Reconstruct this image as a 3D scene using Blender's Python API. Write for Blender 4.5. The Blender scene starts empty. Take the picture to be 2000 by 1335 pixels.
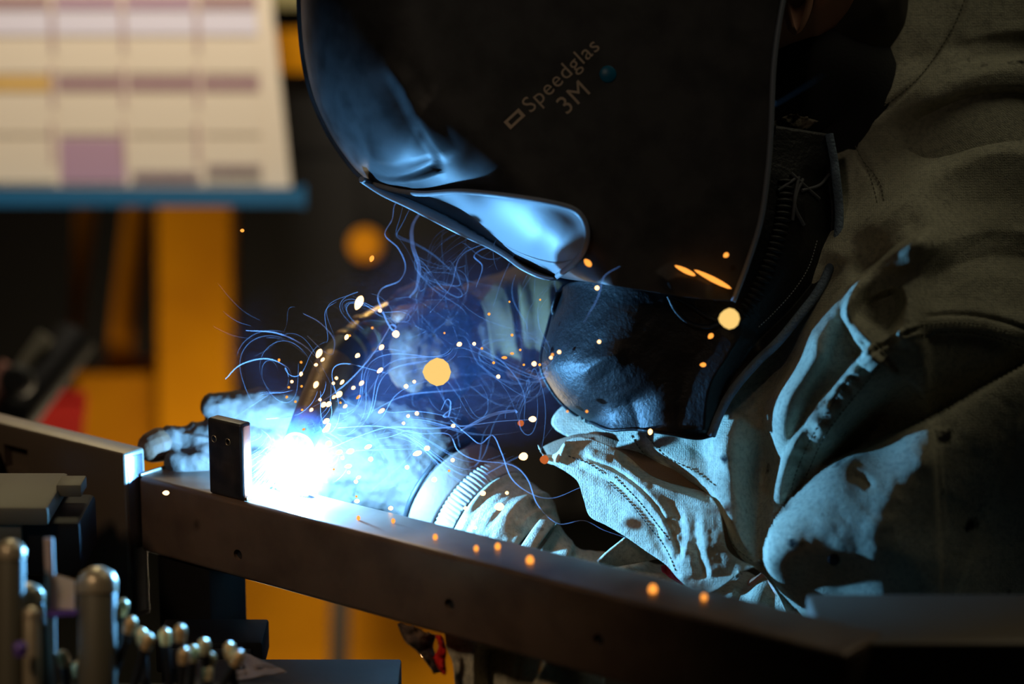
import bpy, bmesh, math, random
import numpy as np
from mathutils import Vector, Matrix
random.seed(7)
rng = np.random.default_rng(7)
D = bpy.data
SC = bpy.context.scene
COL = SC.collection
# ------------------------------------------------------------------ camera and measuring frame
TH = math.radians(14)
FOC = 4800.0            # focal length in pixels of a 2000 px wide picture
DIST = 1.8
CEN = np.array([0, 0, 1.15])
CX = np.array([1.0, 0, 0]); CU = np.array([0, math.sin(TH), math.cos(TH)]); CF = np.array([0, math.cos(TH), -math.sin(TH)])

def P(a, b, w):
    """world point seen at (a, b), w metres beyond the plane of sharp focus"""
    a = np.asarray(a, float); b = np.asarray(b, float); w = np.asarray(w, float)
    d = (DIST + w)[..., None]
    return CEN + CX * ((a[..., None] - 1000) / FOC * d) + CU * ((667.5 - b[..., None]) / FOC * d) + CF * w[..., None]

def P1(a, b, w): return Vector(P(a, b, w).tolist())

cam_d = D.cameras.new('camera'); cam = D.objects.new('camera', cam_d); COL.objects.link(cam)
cam_d.sensor_width = 36; cam_d.lens = FOC / 2000 * 36
cam.location = Vector((CEN - CF * DIST).tolist())
cam.rotation_euler = (math.pi / 2 - TH, 0, 0)
cam_d.dof.use_dof = True; cam_d.dof.focus_distance = DIST; cam_d.dof.aperture_fstop = 2.1
cam_d.clip_start = .05
SC.camera = cam
# ------------------------------------------------------------------ world, lights, exposure
world = D.worlds.new('world'); SC.world = world; world.use_nodes = True
world.node_tree.nodes['Background'].inputs[0].default_value = (1, .8, .55, 1)
world.node_tree.nodes['Background'].inputs[1].default_value = .008
SC.view_settings.view_transform = 'Standard'; SC.view_settings.look = 'None'
SC.view_settings.exposure = 0; SC.view_settings.gamma = 1; SC.view_settings.use_curve_mapping = False
SC.cycles.use_denoising = True
SC.cycles.sample_clamp_indirect = 4
SC.cycles.max_bounces = 6; SC.cycles.volume_bounces = 0; SC.cycles.transparent_max_bounces = 24
SC.cycles.caustics_reflective = False; SC.cycles.caustics_refractive = False
SC.cycles.use_adaptive_sampling = False

# beam frame: s along the beam, q across it (away), h up
BO = P(450, 975, 0.0)
BS = np.array([.395, -.30, 0]); BS /= np.linalg.norm(BS)
BN = np.array([-BS[1], BS[0], 0]); BZ = np.array([0, 0, 1.0])
def B(s, q, h): return BO + s * BS + q * BN + h * BZ
ARC = B(.024, .040, .003)

def light(name, kind, loc, energy, color, size=.1, target=None, size_y=None, spot=None):
    l = D.lights.new(name, kind); o = D.objects.new(name, l); COL.objects.link(o)
    o.location = Vector([float(c) for c in loc]); l.energy = energy; l.color = color
    if kind == 'AREA':
        l.size = size
        if size_y: l.shape = 'RECTANGLE'; l.size_y = size_y
    else:
        l.shadow_soft_size = size
    if spot: l.spot_size = spot; l.spot_blend = .6
    if target is not None:
        o.rotation_euler = (Vector([float(c) for c in target]) - o.location).to_track_quat('-Z', 'Y').to_euler()
    return o
ARC_COL = (.15, .50, 1.0)
light('arc_light', 'POINT', ARC + np.array([.002, -.001, .0065]), 16.0, ARC_COL, .003)
# hall and board lamps of the workshop, with added unseen fill lights
light('hall_lamp', 'AREA', (1.0, .55, 3.1), 5.0, (1, .92, .64), 1.2, P(1800, 500, 0))
light('bench_fill', 'SPOT', (-1.0, -1.3, 2.5), 30, (1, .70, .44), .12, P(290, 1150, -.05), spot=.38)  # added unseen spot that brightens the beam front and the tools
light('hall_lamp', 'AREA', (-.55, 1.7, 2.5), 7.5, (1, .85, .5), .35, P(720, 600, .12))
light('board_lamp', 'SPOT', P(250, -1500, .15), 36, (1, .87, .68), .1, P(200, 150, .85), spot=.9)
light('machine_fill', 'POINT', P(440, 1190, .80), 6.0, (1, .8, .5), .1)  # unseen point light added to brighten the ochre machine
light('helmet_fill', 'SPOT', (-.5, -1.7, 2.5), 8, (1, .82, .62), .1, P(1130, 170, 0), spot=.24)  # added unseen spot lifting the helmet side and its lettering

# ------------------------------------------------------------------ helpers
def mat(name, col=(.5, .5, .5), rough=.6, metal=0, bump=None, spec=.5, noise=None, emit=None, sheen=0, weave=None, coat=0, trans=None):
    m = D.materials.new(name); m.use_nodes = True
    nt = m.node_tree; N = nt.nodes; L = nt.links; b = N['Principled BSDF']
    b.inputs['Base Color'].default_value = (*col, 1); b.inputs['Roughness'].default_value = rough
    b.inputs['Metallic'].default_value = metal; b.inputs['Specular IOR Level'].default_value = spec
    b.inputs['Sheen Weight'].default_value = sheen; b.inputs['Coat Weight'].default_value = coat
    if emit: b.inputs['Emission Color'].default_value = (*emit[0], 1); b.inputs['Emission Strength'].default_value = emit[1]
    tc = N.new('ShaderNodeTexCoord')
    if noise:   # (scale, second colour, low, high)
        n = N.new('ShaderNodeTexNoise'); n.inputs['Scale'].default_value = noise[0]; n.inputs['Detail'].default_value = 6
        L.new(tc.outputs['Object'], n.inputs['Vector'])
        r = N.new('ShaderNodeMapRange'); r.inputs[1].default_value = noise[2]; r.inputs[2].default_value = noise[3]
        L.new(n.outputs[0], r.inputs[0])
        mx = N.new('ShaderNodeMix'); mx.data_type = 'RGBA'
        mx.inputs[6].default_value = (*col, 1); mx.inputs[7].default_value = (*noise[1], 1)
        L.new(r.outputs[0], mx.inputs[0]); L.new(mx.outputs[2], b.inputs['Base Color'])
    h = None
    if bump:    # (scale, strength, distance)
        n2 = N.new('ShaderNodeTexNoise'); n2.inputs['Scale'].default_value = bump[0]; n2.inputs['Detail'].default_value = 5
        L.new(tc.outputs['Object'], n2.inputs['Vector'])
        bp = N.new('ShaderNodeBump'); bp.inputs['Strength'].default_value = bump[1]; bp.inputs['Distance'].default_value = bump[2]
        L.new(n2.outputs[0], bp.inputs['Height']); L.new(bp.outputs[0], b.inputs['Normal']); h = bp
    if weave:   # (threads per metre, strength): twill of two crossed thread sets in UV
        wv = []
        for ang in (0, 1):
            w = N.new('ShaderNodeTexWave'); w.bands_direction = 'X' if ang == 0 else 'Y'
            w.inputs['Scale'].default_value = weave[0] / 10 * (1 if ang == 0 else .8); w.inputs['Distortion'].default_value = .6
            L.new(tc.outputs['UV'], w.inputs['Vector']); wv.append(w)
        ad = N.new('ShaderNodeMath'); ad.operation = 'ADD'
        L.new(wv[0].outputs[1], ad.inputs[0]); L.new(wv[1].outputs[1], ad.inputs[1])
        bp = N.new('ShaderNodeBump'); bp.inputs['Strength'].default_value = weave[1]; bp.inputs['Distance'].default_value = .0008
        L.new(ad.outputs[0], bp.inputs['Height'])
        if h: L.new(h.outputs[0], bp.inputs['Normal'])
        L.new(bp.outputs[0], b.inputs['Normal'])
    if trans:
        t = N.new('ShaderNodeBsdfTranslucent'); t.inputs[0].default_value = (*col, 1)
        mxs = N.new('ShaderNodeMixShader'); mxs.inputs[0].default_value = trans
        L.new(b.outputs[0], mxs.inputs[1]); L.new(t.outputs[0], mxs.inputs[2])
        L.new(mxs.outputs[0], N['Material Output'].inputs[0])
    return m

def wear(m, scale, lo, hi, col):
    """extra dark stains over a material's base colour"""
    nt = m.node_tree; N = nt.nodes; L = nt.links; b = N['Principled BSDF']
    tc = N.new('ShaderNodeTexCoord'); n = N.new('ShaderNodeTexNoise'); n.inputs['Scale'].default_value = scale; n.inputs['Detail'].default_value = 8
    L.new(tc.outputs['Object'], n.inputs['Vector'])
    r = N.new('ShaderNodeMapRange'); r.inputs[1].default_value = lo; r.inputs[2].default_value = hi; L.new(n.outputs[0], r.inputs[0])
    mx = N.new('ShaderNodeMix'); mx.data_type = 'RGBA'; mx.inputs[7].default_value = (*col, 1)
    src = b.inputs['Base Color'].links
    if src: L.new(src[0].from_socket, mx.inputs[6])
    else: mx.inputs[6].default_value = b.inputs['Base Color'].default_value
    L.new(r.outputs[0], mx.inputs[0]); L.new(mx.outputs[2], b.inputs['Base Color'])

def tag(o, label=None, cat=None, group=None, kind=None):
    if label: o['label'] = label
    if cat: o['category'] = cat
    if group: o['group'] = group
    if kind: o['kind'] = kind
    return o

def empty(name, loc, **k):
    o = D.objects.new(name, None); COL.objects.link(o); o.location = Vector([float(c) for c in loc]); o.empty_display_size = .02
    return tag(o, **k)

def parent(o, p):
    if p is None: return
    bpy.context.view_layer.update()
    o.parent = p; o.matrix_parent_inverse = p.matrix_world.inverted()

def mesh(name, v, f, m=None, par=None, smooth=True, uv=None):
    me = D.meshes.new(name); me.from_pydata([tuple(map(float, x)) for x in v], [], [tuple(int(i) for i in g) for g in f]); me.update()
    if uv is not None:
        ul = me.uv_layers.new(name='UVMap'); li = np.zeros(len(me.loops), int); me.loops.foreach_get('vertex_index', li)
        ul.data.foreach_set('uv', np.asarray(uv, float)[li].ravel())
    o = D.objects.new(name, me); COL.objects.link(o)
    if m: me.materials.append(m)
    if smooth: me.polygons.foreach_set('use_smooth', [True] * len(me.polygons))
    parent(o, par)
    return o

def box(name, fr, s, q, h, m, par=None, bev=.0015, seg=2):
    """box between ranges s, q, h in frame fr(s, q, h)"""
    v = [fr(a, b, c) for a in s for b in q for c in h]
    f = [(0, 1, 3, 2), (4, 6, 7, 5), (0, 4, 5, 1), (2, 3, 7, 6), (0, 2, 6, 4), (1, 5, 7, 3)]
    o = mesh(name, v, f, m, par, False)
    bm = bmesh.new(); bm.from_mesh(o.data); bmesh.ops.recalc_face_normals(bm, faces=bm.faces)
    if bev: bmesh.ops.bevel(bm, geom=bm.edges[:], offset=bev, segments=seg, profile=.5, affect='EDGES')
    bm.to_mesh(o.data); bm.free()
    if bev: o.data.polygons.foreach_set('use_smooth', [True] * len(o.data.polygons)); o.data.set_sharp_from_angle(angle=.6)
    return o

def W(x, y, z): return np.array([x, y, z], float)

def frame_at(o, ax, ay):
    o = np.asarray(o, float); ax = np.asarray(ax, float) / np.linalg.norm(ax); az = np.cross(ax, ay); az /= np.linalg.norm(az); ay = np.cross(az, ax)
    return lambda a, b, c: o + a * ax + b * ay + c * az

def spline(pts, n):
    """Catmull-Rom through pts, n samples"""
    p = np.asarray(pts, float)
    if len(p) == 2: return p[0] + (p[1] - p[0]) * np.linspace(0, 1, n)[:, None]
    d = np.linalg.norm(np.diff(p[:, :2] if p.shape[1] > 2 else p, axis=0), axis=1) ** .5 + 1e-6
    t = np.concatenate([[0], np.cumsum(d)]); q = np.linspace(0, t[-1], n)
    m = np.zeros_like(p)
    for i in range(len(p)):
        a, b = max(i - 1, 0), min(i + 1, len(p) - 1); m[i] = (p[b] - p[a]) / (t[b] - t[a])
    k = np.clip(np.searchsorted(t, q, 'right') - 1, 0, len(p) - 2)
    h = (t[k + 1] - t[k])[:, None]; u = ((q - t[k]) / (t[k + 1] - t[k]))[:, None]
    return (2*u**3-3*u**2+1)*p[k] + (u**3-2*u**2+u)*h*m[k] + (-2*u**3+3*u**2)*p[k+1] + (u**3-u**2)*h*m[k+1]

def resample(pts, n):
    p = np.asarray(pts, float); d = np.concatenate([[0], np.cumsum(np.linalg.norm(np.diff(p, axis=0), axis=1))])
    q = np.linspace(0, d[-1], n); return np.stack([np.interp(q, d, p[:, i]) for i in range(p.shape[1])], 1)

def sdist(px, py, poly, closed=False):
    """signed distance to an open polyline (positive on the right of travel seen in the picture, y down), and fade past ends"""
    poly = np.asarray(poly, float); best = np.full(px.shape, 1e9); sg = np.ones(px.shape); tt = np.zeros(px.shape)
    L = np.linalg.norm(np.diff(poly, axis=0), axis=1); T = np.concatenate([[0], np.cumsum(L)])
    for i in range(len(poly) - 1):
        a = poly[i]; e = poly[i + 1] - a; l2 = (e ** 2).sum()
        u0 = ((px - a[0]) * e[0] + (py - a[1]) * e[1]) / l2
        u = np.clip(u0, 0, 1); dx = px - a[0] - u * e[0]; dy = py - a[1] - u * e[1]; d = np.hypot(dx, dy)
        s = np.where(dx * e[1] - dy * e[0] >= 0, 1.0, -1.0)
        k = d < best - 1e-6; best = np.where(k, d, best); sg = np.where(k, s, sg); tt = np.where(k, T[i] + u * L[i], tt)
    return best * sg, tt, T[-1]

def stroke(px, py, poly, prof, fade=(60, 60), smooth=True):
    """a fold: depth change as a function of the distance to a line; prof = [(px, metres), ...]"""
    pl = spline(poly, max(8, len(poly) * 5)) if len(poly) > 2 else np.asarray(poly, float)
    d, t, T = sdist(px, py, pl)
    xs = np.array([a for a, _ in prof], float); ys = np.array([b for _, b in prof], float)
    if smooth:
        xx = np.linspace(xs[0], xs[-1], 200); yy = np.interp(xx, xs, ys); kn = np.hanning(15); kn /= kn.sum()
        yy = np.convolve(np.pad(yy, 7, 'edge'), kn, 'valid'); xs, ys = xx, yy
    v = np.interp(d, xs, ys)
    def sm(x): x = np.clip(x, 0, 1); return x * x * (3 - 2 * x)
    f = (sm(t / fade[0]) if fade[0] else 1) * (sm((T - t) / fade[1]) if fade[1] else 1)
    return v * f

def vnoise(x, y, seed=0):
    r = np.random.default_rng(seed); g = r.standard_normal((64, 64))
    xi = np.floor(x).astype(int); yi = np.floor(y).astype(int); fx = x - xi; fy = y - yi
    fx = fx*fx*fx*(fx*(fx*6-15)+10); fy = fy*fy*fy*(fy*(fy*6-15)+10)
    a = g[xi % 64, yi % 64]; b = g[(xi + 1) % 64, yi % 64]; c = g[xi % 64, (yi + 1) % 64]; d = g[(xi + 1) % 64, (yi + 1) % 64]
    return (a * (1 - fx) + b * fx) * (1 - fy) + (c * (1 - fx) + d * fx) * fy

def cloth_noise(px, py, amp=.001, seed=0):
    return amp * (vnoise(px / 70, py / 70, seed) + .45 * vnoise(px / 31, py / 31, seed + 1) + .2 * vnoise(px / 13, py / 13, seed + 2))

def tps(pts):
    p = np.array([(a / 500, b / 500) for a, b, _ in pts]); z = np.array([c for *_, c in pts]); n = len(p)
    def U(r2): return np.where(r2 > 1e-12, r2 * np.log(r2 + 1e-12), 0)
    K = U(((p[:, None] - p[None]) ** 2).sum(-1)); A = np.zeros((n + 3, n + 3)); A[:n, :n] = K + np.eye(n) * 1e-4
    A[:n, n] = 1; A[:n, n+1:] = p; A[n, :n] = 1; A[n+1:, :n] = p.T
    c = np.linalg.solve(A, np.concatenate([z, [0, 0, 0]]))
    def f(px, py):
        x = px / 500; y = py / 500; o = c[n] + c[n + 1] * x + c[n + 2] * y
        for i in range(n): o = o + c[i] * U((x - p[i, 0]) ** 2 + (y - p[i, 1]) ** 2)
        return o
    return f

def patch(name, Lc, Rc, nu, nv, wf, m, par=None, thick=.0015, ease=1.0, smoothL=True):
    """cloth or shell sheet between two edge curves, depth wf(px, py, s, t)"""
    Ls = resample(spline(Lc, 300), nv) if smoothL else resample(Lc, nv); Rs = resample(spline(Rc, 300), nv) if smoothL else resample(Rc, nv)
    s = np.linspace(0, 1, nu) ** ease
    px = Ls[:, None, 0] * (1 - s) + Rs[:, None, 0] * s; py = Ls[:, None, 1] * (1 - s) + Rs[:, None, 1] * s
    S, T = np.meshgrid(s, np.linspace(0, 1, nv))
    w = wf(px, py, S, T); v = P(px, py, w).reshape(-1, 3)
    f = [(j*nu+i, (j+1)*nu+i, (j+1)*nu+i+1, j*nu+i+1) for j in range(nv - 1) for i in range(nu - 1)]
    uv = np.stack([px.ravel() * .000375, py.ravel() * .000375], 1)
    o = mesh(name, v, f, m, par, True, uv)
    if thick:
        md = o.modifiers.new('thickness', 'SOLIDIFY'); md.thickness = thick; md.offset = -1
        n = o.data.polygons[len(f) // 2].normal
        if n.dot(Vector(CF.tolist())) > 0: md.offset = 1
    return o

def tube_vf(pts, rad, n=12, cap=True, up=None, flat=1.0):
    p = np.asarray(pts, float); r = np.broadcast_to(np.asarray(rad, float), (len(p),))
    t = np.gradient(p, axis=0); t /= np.linalg.norm(t, axis=1)[:, None] + 1e-12
    a = np.array([0, 0, 1.0]) if up is None else np.asarray(up, float)
    if abs(a @ t[0]) > .95: a = np.array([1.0, 0, 0])
    V = []; nrm = a - (a @ t[0]) * t[0]; nrm /= np.linalg.norm(nrm)
    for i in range(len(p)):
        nrm = nrm - (nrm @ t[i]) * t[i]; nrm /= np.linalg.norm(nrm) + 1e-12; bn = np.cross(t[i], nrm)
        for k in range(n):
            g = 2 * math.pi * k / n; V.append(p[i] + r[i] * (math.cos(g) * nrm * flat + math.sin(g) * bn))
    Fc = [(i*n+k, i*n+(k+1) % n, (i+1)*n+(k+1) % n, (i+1)*n+k) for i in range(len(p) - 1) for k in range(n)]
    if cap:
        Fc.append(tuple(range(n))[::-1]); Fc.append(tuple((len(p) - 1) * n + k for k in range(n)))
    return V, Fc

def tube(name, pts, rad, m, par=None, n=16, cap=True, ns=None, flat=1.0, up=None):
    if ns:
        q = np.column_stack([pts, np.broadcast_to(rad, (len(pts),))]); q = spline(q, ns); pts, rad = q[:, :3], q[:, 3]
    V, Fc = tube_vf(pts, rad, n, cap, up, flat)
    uv = [(k % n / n * 6.283 * float(np.mean(rad)), k // n * .004) for k in range(len(V))]
    o = mesh(name, V, Fc, m, par, True, uv); o.data.set_sharp_from_angle(angle=1.0)
    return o

def fuse(name, chains, m, par=None, vox=.0016, sm=6, extra=None, disp=None):
    """chains of (points, radii) grown together into one smooth skin"""
    V = []; Fc = []
    for pts, rad in chains:
        q = np.column_stack([np.asarray(pts, float), rad]); ns = max(6, len(pts) * 5); q = spline(q, ns)
        # rounded ends
        a, b = q[0].copy(), q[-1].copy(); ta = q[0, :3] - q[1, :3]; ta /= np.linalg.norm(ta); tb = q[-1, :3] - q[-2, :3]; tb /= np.linalg.norm(tb)
        pre = [np.append(a[:3] + ta * a[3] * math.sin(g), a[3] * math.cos(g)) for g in (1.45, 1.1, .75, .4)]
        post = [np.append(b[:3] + tb * b[3] * math.sin(g), b[3] * math.cos(g)) for g in (.4, .75, 1.1, 1.45)]
        q = np.array(pre + list(q) + post)
        v, f = tube_vf(q[:, :3], q[:, 3], 16); o = len(V); V += v; Fc += [tuple(i + o for i in g) for g in f]
    ob = mesh(name, V, Fc, m, None, True)
    md = ob.modifiers.new('r', 'REMESH'); md.mode = 'VOXEL'; md.voxel_size = vox
    md = ob.modifiers.new('s', 'SMOOTH'); md.iterations = sm; md.factor = .5
    dg = bpy.context.evaluated_depsgraph_get(); ev = ob.evaluated_get(dg); me = D.meshes.new_from_object(ev)
    ob.modifiers.clear(); ob.data = me
    n = len(me.vertices); co = np.zeros(n * 3); me.vertices.foreach_get('co', co); co = co.reshape(-1, 3)
    nr = np.zeros(n * 3); me.vertices.foreach_get('normal', nr); nr = nr.reshape(-1, 3)
    if disp: co = co + nr * disp(co, nr)[:, None]; me.vertices.foreach_set('co', co.ravel())
    me.polygons.foreach_set('use_smooth', [True] * len(me.polygons)); me.update()
    parent(ob, par)
    return ob

def pixel_of(co):
    r = co - CEN; w = r @ CF; d = DIST + w
    return 1000 + FOC * (r @ CX) / d, 667.5 - FOC * (r @ CU) / d, w

def rev(name, org, axis, prof, m, par=None, n=32, cap=True):
    """body of revolution: prof = [(along, radius), ...]"""
    org = np.asarray(org, float); ax = np.asarray(axis, float); ax /= np.linalg.norm(ax)
    pts = [org + ax * a for a, _ in prof]; u = np.array([0, 0, 1.0]) if abs(ax[2]) < .9 else np.array([1.0, 0, 0])
    u = u - (u @ ax) * ax; u /= np.linalg.norm(u); b = np.cross(ax, u)
    V = [p + r * (math.cos(2*math.pi*k/n) * u + math.sin(2*math.pi*k/n) * b) for p, (_, r) in zip(pts, prof) for k in range(n)]
    Fc = [(i*n+k, i*n+(k+1) % n, (i+1)*n+(k+1) % n, (i+1)*n+k) for i in range(len(prof) - 1) for k in range(n)]
    if cap: Fc += [tuple(range(n))[::-1], tuple((len(prof) - 1) * n + k for k in range(n))]
    o = mesh(name, V, Fc, m, par, True); o.data.set_sharp_from_angle(angle=.7)
    return o

def cut(o, cutters):
    for c in cutters:
        md = o.modifiers.new('b', 'BOOLEAN'); md.object = c; md.operation = 'DIFFERENCE'; md.solver = 'EXACT'
    dg = bpy.context.evaluated_depsgraph_get(); me = D.meshes.new_from_object(o.evaluated_get(dg)); o.modifiers.clear(); o.data = me
    for c in cutters: D.objects.remove(c)
    o.data.set_sharp_from_angle(angle=.5)

def dashes(name, line, wf, m, par, step=9, ln=5.5, r=.0005, lift=.0008):
    """sewing thread: short capsules along a picture line on a surface of depth wf"""
    q = spline(line, 400); L = np.concatenate([[0], np.cumsum(np.linalg.norm(np.diff(q, axis=0), axis=1))]); V = []; Fc = []
    for a in np.arange(0, L[-1] - ln, step):
        ab = np.stack([np.interp([a, a + ln * .5, a + ln], L, q[:, i]) for i in (0, 1)], 1)
        pts = P(ab[:, 0], ab[:, 1], wf(ab[:, 0], ab[:, 1]) - lift)
        v, f = tube_vf(pts, [r * .6, r, r * .6], 5); o = len(V); V += v; Fc += [tuple(i + o for i in g) for g in f]
    o = mesh(name, V, Fc, m, par); o['kind'] = 'stuff'
    return o

# ------------------------------------------------------------------ materials
M = {}
M['steel'] = mat('raw_steel', (.24, .165, .12), .38, .4, bump=(60, .15, .001), noise=(25, (.15, .10, .075), .4, .7))
M['steel_box'] = mat('box_steel', (.16, .125, .095), .42, .4, bump=(60, .2, .001))
M['plate'] = mat('plate_steel', (.055, .055, .065), .42, .6, bump=(120, .2, .0006), noise=(60, (.09, .085, .085), .45, .6))
M['plate_edge'] = mat('orange_lit_steel', (.50, .17, .10), .3, 1, bump=(150, .3, .0005))  # orange light on the plate's edge is put into the metal colour
M['canvas'] = mat('olive_canvas', (.60, .57, .43), .92, 0, weave=(2000, .12), noise=(30, (.48, .45, .33), .4, .65), bump=(900, .7, .0012), spec=.15)
wear(M['canvas'], 300, .44, .75, (.36, .345, .27))
wear(M['canvas'], 45, .66, .75, (.03, .03, .03))
M['canvas_in'] = mat('brown_lining_canvas', (.22, .15, .10), .92, 0, weave=(2000, .12), bump=(900, .7, .0012), spec=.15)
M['thread'] = mat('sewing_thread', (.20, .19, .14), .8)
M['dark_thread'] = mat('dark_thread', (.03, .03, .03), .9)
M['leather'] = mat('black_leather', (.006, .0055, .006), .5, 0, bump=(330, .6, .0010), spec=.35)
M['helmet'] = mat('black_helmet_shell', (.045, .043, .043), .5, 0, spec=.35, bump=(70, .12, .001), noise=(40, (.016, .015, .015), .4, .7))
M['rim'] = mat('arc_lit_edge', (.22, .25, .30), .4)  # pale blue arc light along the rim is put into its colour
M['side_plate'] = mat('satin_silver_side_plate', (.30, .305, .32), .45, 0, bump=(200, .1, .0005), trans=.3)
M['print'] = mat('faded_print', (.62, .47, .34), .6)
M['glove'] = mat('pale_goat_leather', (.085, .060, .050), .75, 0, bump=(220, .55, .0012), noise=(35, (.06, .045, .036), .42, .68), spec=.25)
M['glove_dark'] = mat('stained_brown_leather', (.13, .055, .025), .7, 0, bump=(200, .5, .0012), noise=(25, (.06, .028, .015), .4, .6))
M['gauntlet'] = mat('tan_gauntlet', (.26, .16, .06), .8, 0, bump=(160, .4, .0015), noise=(20, (.12, .07, .03), .4, .65))
M['cuff_band'] = mat('brown_cuff_binding', (.20, .13, .10), .7, 0, bump=(300, .4, .001))
M['cuff_white'] = mat('white_ribbed_cuff', (.40, .39, .38), .8, 0, bump=(300, .3, .001))
M['black'] = mat('black_rubber', (.015, .015, .016), .5)
M['brass'] = mat('worn_brass', (.45, .30, .12), .3, 1, bump=(90, .4, .001))
M['copper'] = mat('sooty_copper', (.26, .16, .09), .45, .8, bump=(120, .4, .001))
M['skin'] = mat('skin', (.45, .20, .12), .5)
M['hair'] = mat('dark_hair', (.02, .014, .01), .6)
M['tee'] = mat('black_knit', (.012, .012, .013), .9, bump=(400, .4, .001))
M['red'] = mat('red_lining', (.75, .015, .01), .8, bump=(300, .5, .001))
M['pink'] = mat('pink_tab', (.75, .06, .12), .9, bump=(500, .7, .001))
M['yellow'] = mat('ochre_machine_paint', (.70, .28, .002), .7, 0, spec=.1, noise=(5, (.5, .18, .003), .4, .7))
M['dark'] = mat('dark_machine_paint', (.007, .0062, .006), .6, spec=.2)
M['blue'] = mat('blue_rail_paint', (.004, .10, .24), .5)
M['paper'] = mat('cream_paper', (.72, .62, .50), .8)
M['paper_w'] = mat('white_paper', (.70, .66, .78), .8)
M['paper_v'] = mat('mauve_print', (.42, .26, .36), .8)
M['paper_d'] = mat('plum_print', (.36, .22, .24), .8)
M['paper_o'] = mat('orange_print', (.68, .42, .12), .8)
M['floor'] = mat('workshop_floor', (.06, .055, .05), .6, noise=(3, (.04, .036, .03), .4, .6))
M['wall'] = mat('workshop_wall', (.03, .028, .026), .8, noise=(2, (.02, .019, .018), .4, .6))
M['tool'] = mat('tool_steel', (.50, .43, .30), .35, .5, bump=(80, .2, .001))
M['tool_dull'] = mat('dull_tool_steel', (.13, .12, .085), .6, .2)
M['bench'] = mat('bench_top', (.055, .045, .045), .6, 0, noise=(14, (.03, .025, .024), .4, .6))
M['redbox'] = mat('red_plastic', (.6, .03, .02), .4)
M['purple'] = mat('purple_plastic', (.15, .08, .45), .4)
M['highlight_pink'] = mat('pink_highlight', (.42, .20, .16), .5)
M['trousers'] = mat('dark_work_trousers', (.05, .048, .04), .9, bump=(300, .4, .001))

def spark_mat(name, col, e):
    m = D.materials.new(name); m.use_nodes = True; nt = m.node_tree; nt.nodes.clear()
    o = nt.nodes.new('ShaderNodeOutputMaterial'); em = nt.nodes.new('ShaderNodeEmission'); em.inputs[0].default_value = (*col, 1); em.inputs[1].default_value = e
    nt.links.new(em.outputs[0], o.inputs[0]); return m
M['spark_big'] = spark_mat('glowing_droplet', (1, .64, .19), 1.0)
M['spark'] = spark_mat('spark_white_orange', (1, .50, .20), 4.5)
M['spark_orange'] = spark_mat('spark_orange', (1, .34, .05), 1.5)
M['spark_dim'] = spark_mat('spark_dim_red', (.75, .17, .04), .7)
M['arc'] = spark_mat('arc_plasma', (.20, .56, 1.0), 9.0)

# ------------------------------------------------------------------ room
def slab(name, lo, hi, m):
    o = box(name, W, (lo[0], hi[0]), (lo[1], hi[1]), (lo[2], hi[2]), m, None, 0); o['kind'] = 'structure'; return o
slab('floor', (-4, -3.4, -.05), (4, 4.2, 0), M['floor'])
slab('wall_back', (-4, 4.2, -.05), (4, 4.3, 4), M['wall'])
slab('wall_left', (-4.1, -3.4, -.05), (-4, 4.3, 4), M['wall'])
slab('wall_right', (4, -3.4, -.05), (4.1, 4.3, 4), M['wall'])
slab('wall_front', (-4, -3.5, -.05), (4, -3.4, 4), M['wall'])
slab('ceiling', (-4, -3.5, 4), (4, 4.3, 4.1), M['wall'])

# ------------------------------------------------------------------ steel beam, box section, plate
bm_root = empty('steel_beam', B(.2, .025, -.06), label='long bare steel box beam sloping across the picture under the glove and the upright plate', cat='beam')
beam = box('tube', B, (-.096, .515), (0, .05), (-.06, 0), M['steel'], bm_root, .004, 4)
def cyl_cut(org, ax, r, h):
    return rev('cutter', np.asarray(org) - np.asarray(ax) * h / 2, ax, [(0, r), (h, r)], None, None, 20)
cut(beam, [cyl_cut(B(.006, 0, -.0415), BN, .0042, .008), cyl_cut(B(.205, 0, -.036), BN, .0042, .008), cyl_cut(B(.33, 0, -.033), BN, .0042, .008)])
for s, h in ((.006, -.0415), (.205, -.036), (.33, -.033)):
    rev('bolt_hole', B(s, .0032, h), BN, [(0, .0041), (.0006, .0041), (.0006, .002)], M['black'], bm_root, 20)
box('weld_seam', B, (-.0975, -.0945), (.002, .048), (-.001, .0015), M['steel_box'], bm_root, .0007)

sb = empty('steel_box_section', B(-.2, 0, -.11), label='tall flat steel box section left of the beam with bluish lit end', cat='steel section')
bx = box('tube', B, (-.70, -.0975), (-.012, .010), (-.113, .020), M['steel_box'], sb, .0025, 3)
cut(bx, [box('cutter', B, (-.232, -.205), (-.03, -.004), (-.015, .004), None, None, 0)])
box('end_wall', B, (-.0976, -.0968), (-.0085, .0065), (-.108, .0165), mat('bright_cut_end', (.20, .20, .24), .25, .9, bump=(40, .3, .002)), sb, .0003)
# small square post under the beam
pr = empty('steel_post', B(-.07, .03, -.6), label='short dark square steel post carrying the beam beside the box section', cat='post')
box('tube', B, (-.083, -.028), (.004, .044), (-float(BO[2]) + .0105, -.0605), M['dark'], pr, .002)
box('base_plate', B, (-.12, .01), (-.03, .078), (-float(BO[2]) + .001, -float(BO[2]) + .010), M['dark'], pr, .001)

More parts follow.
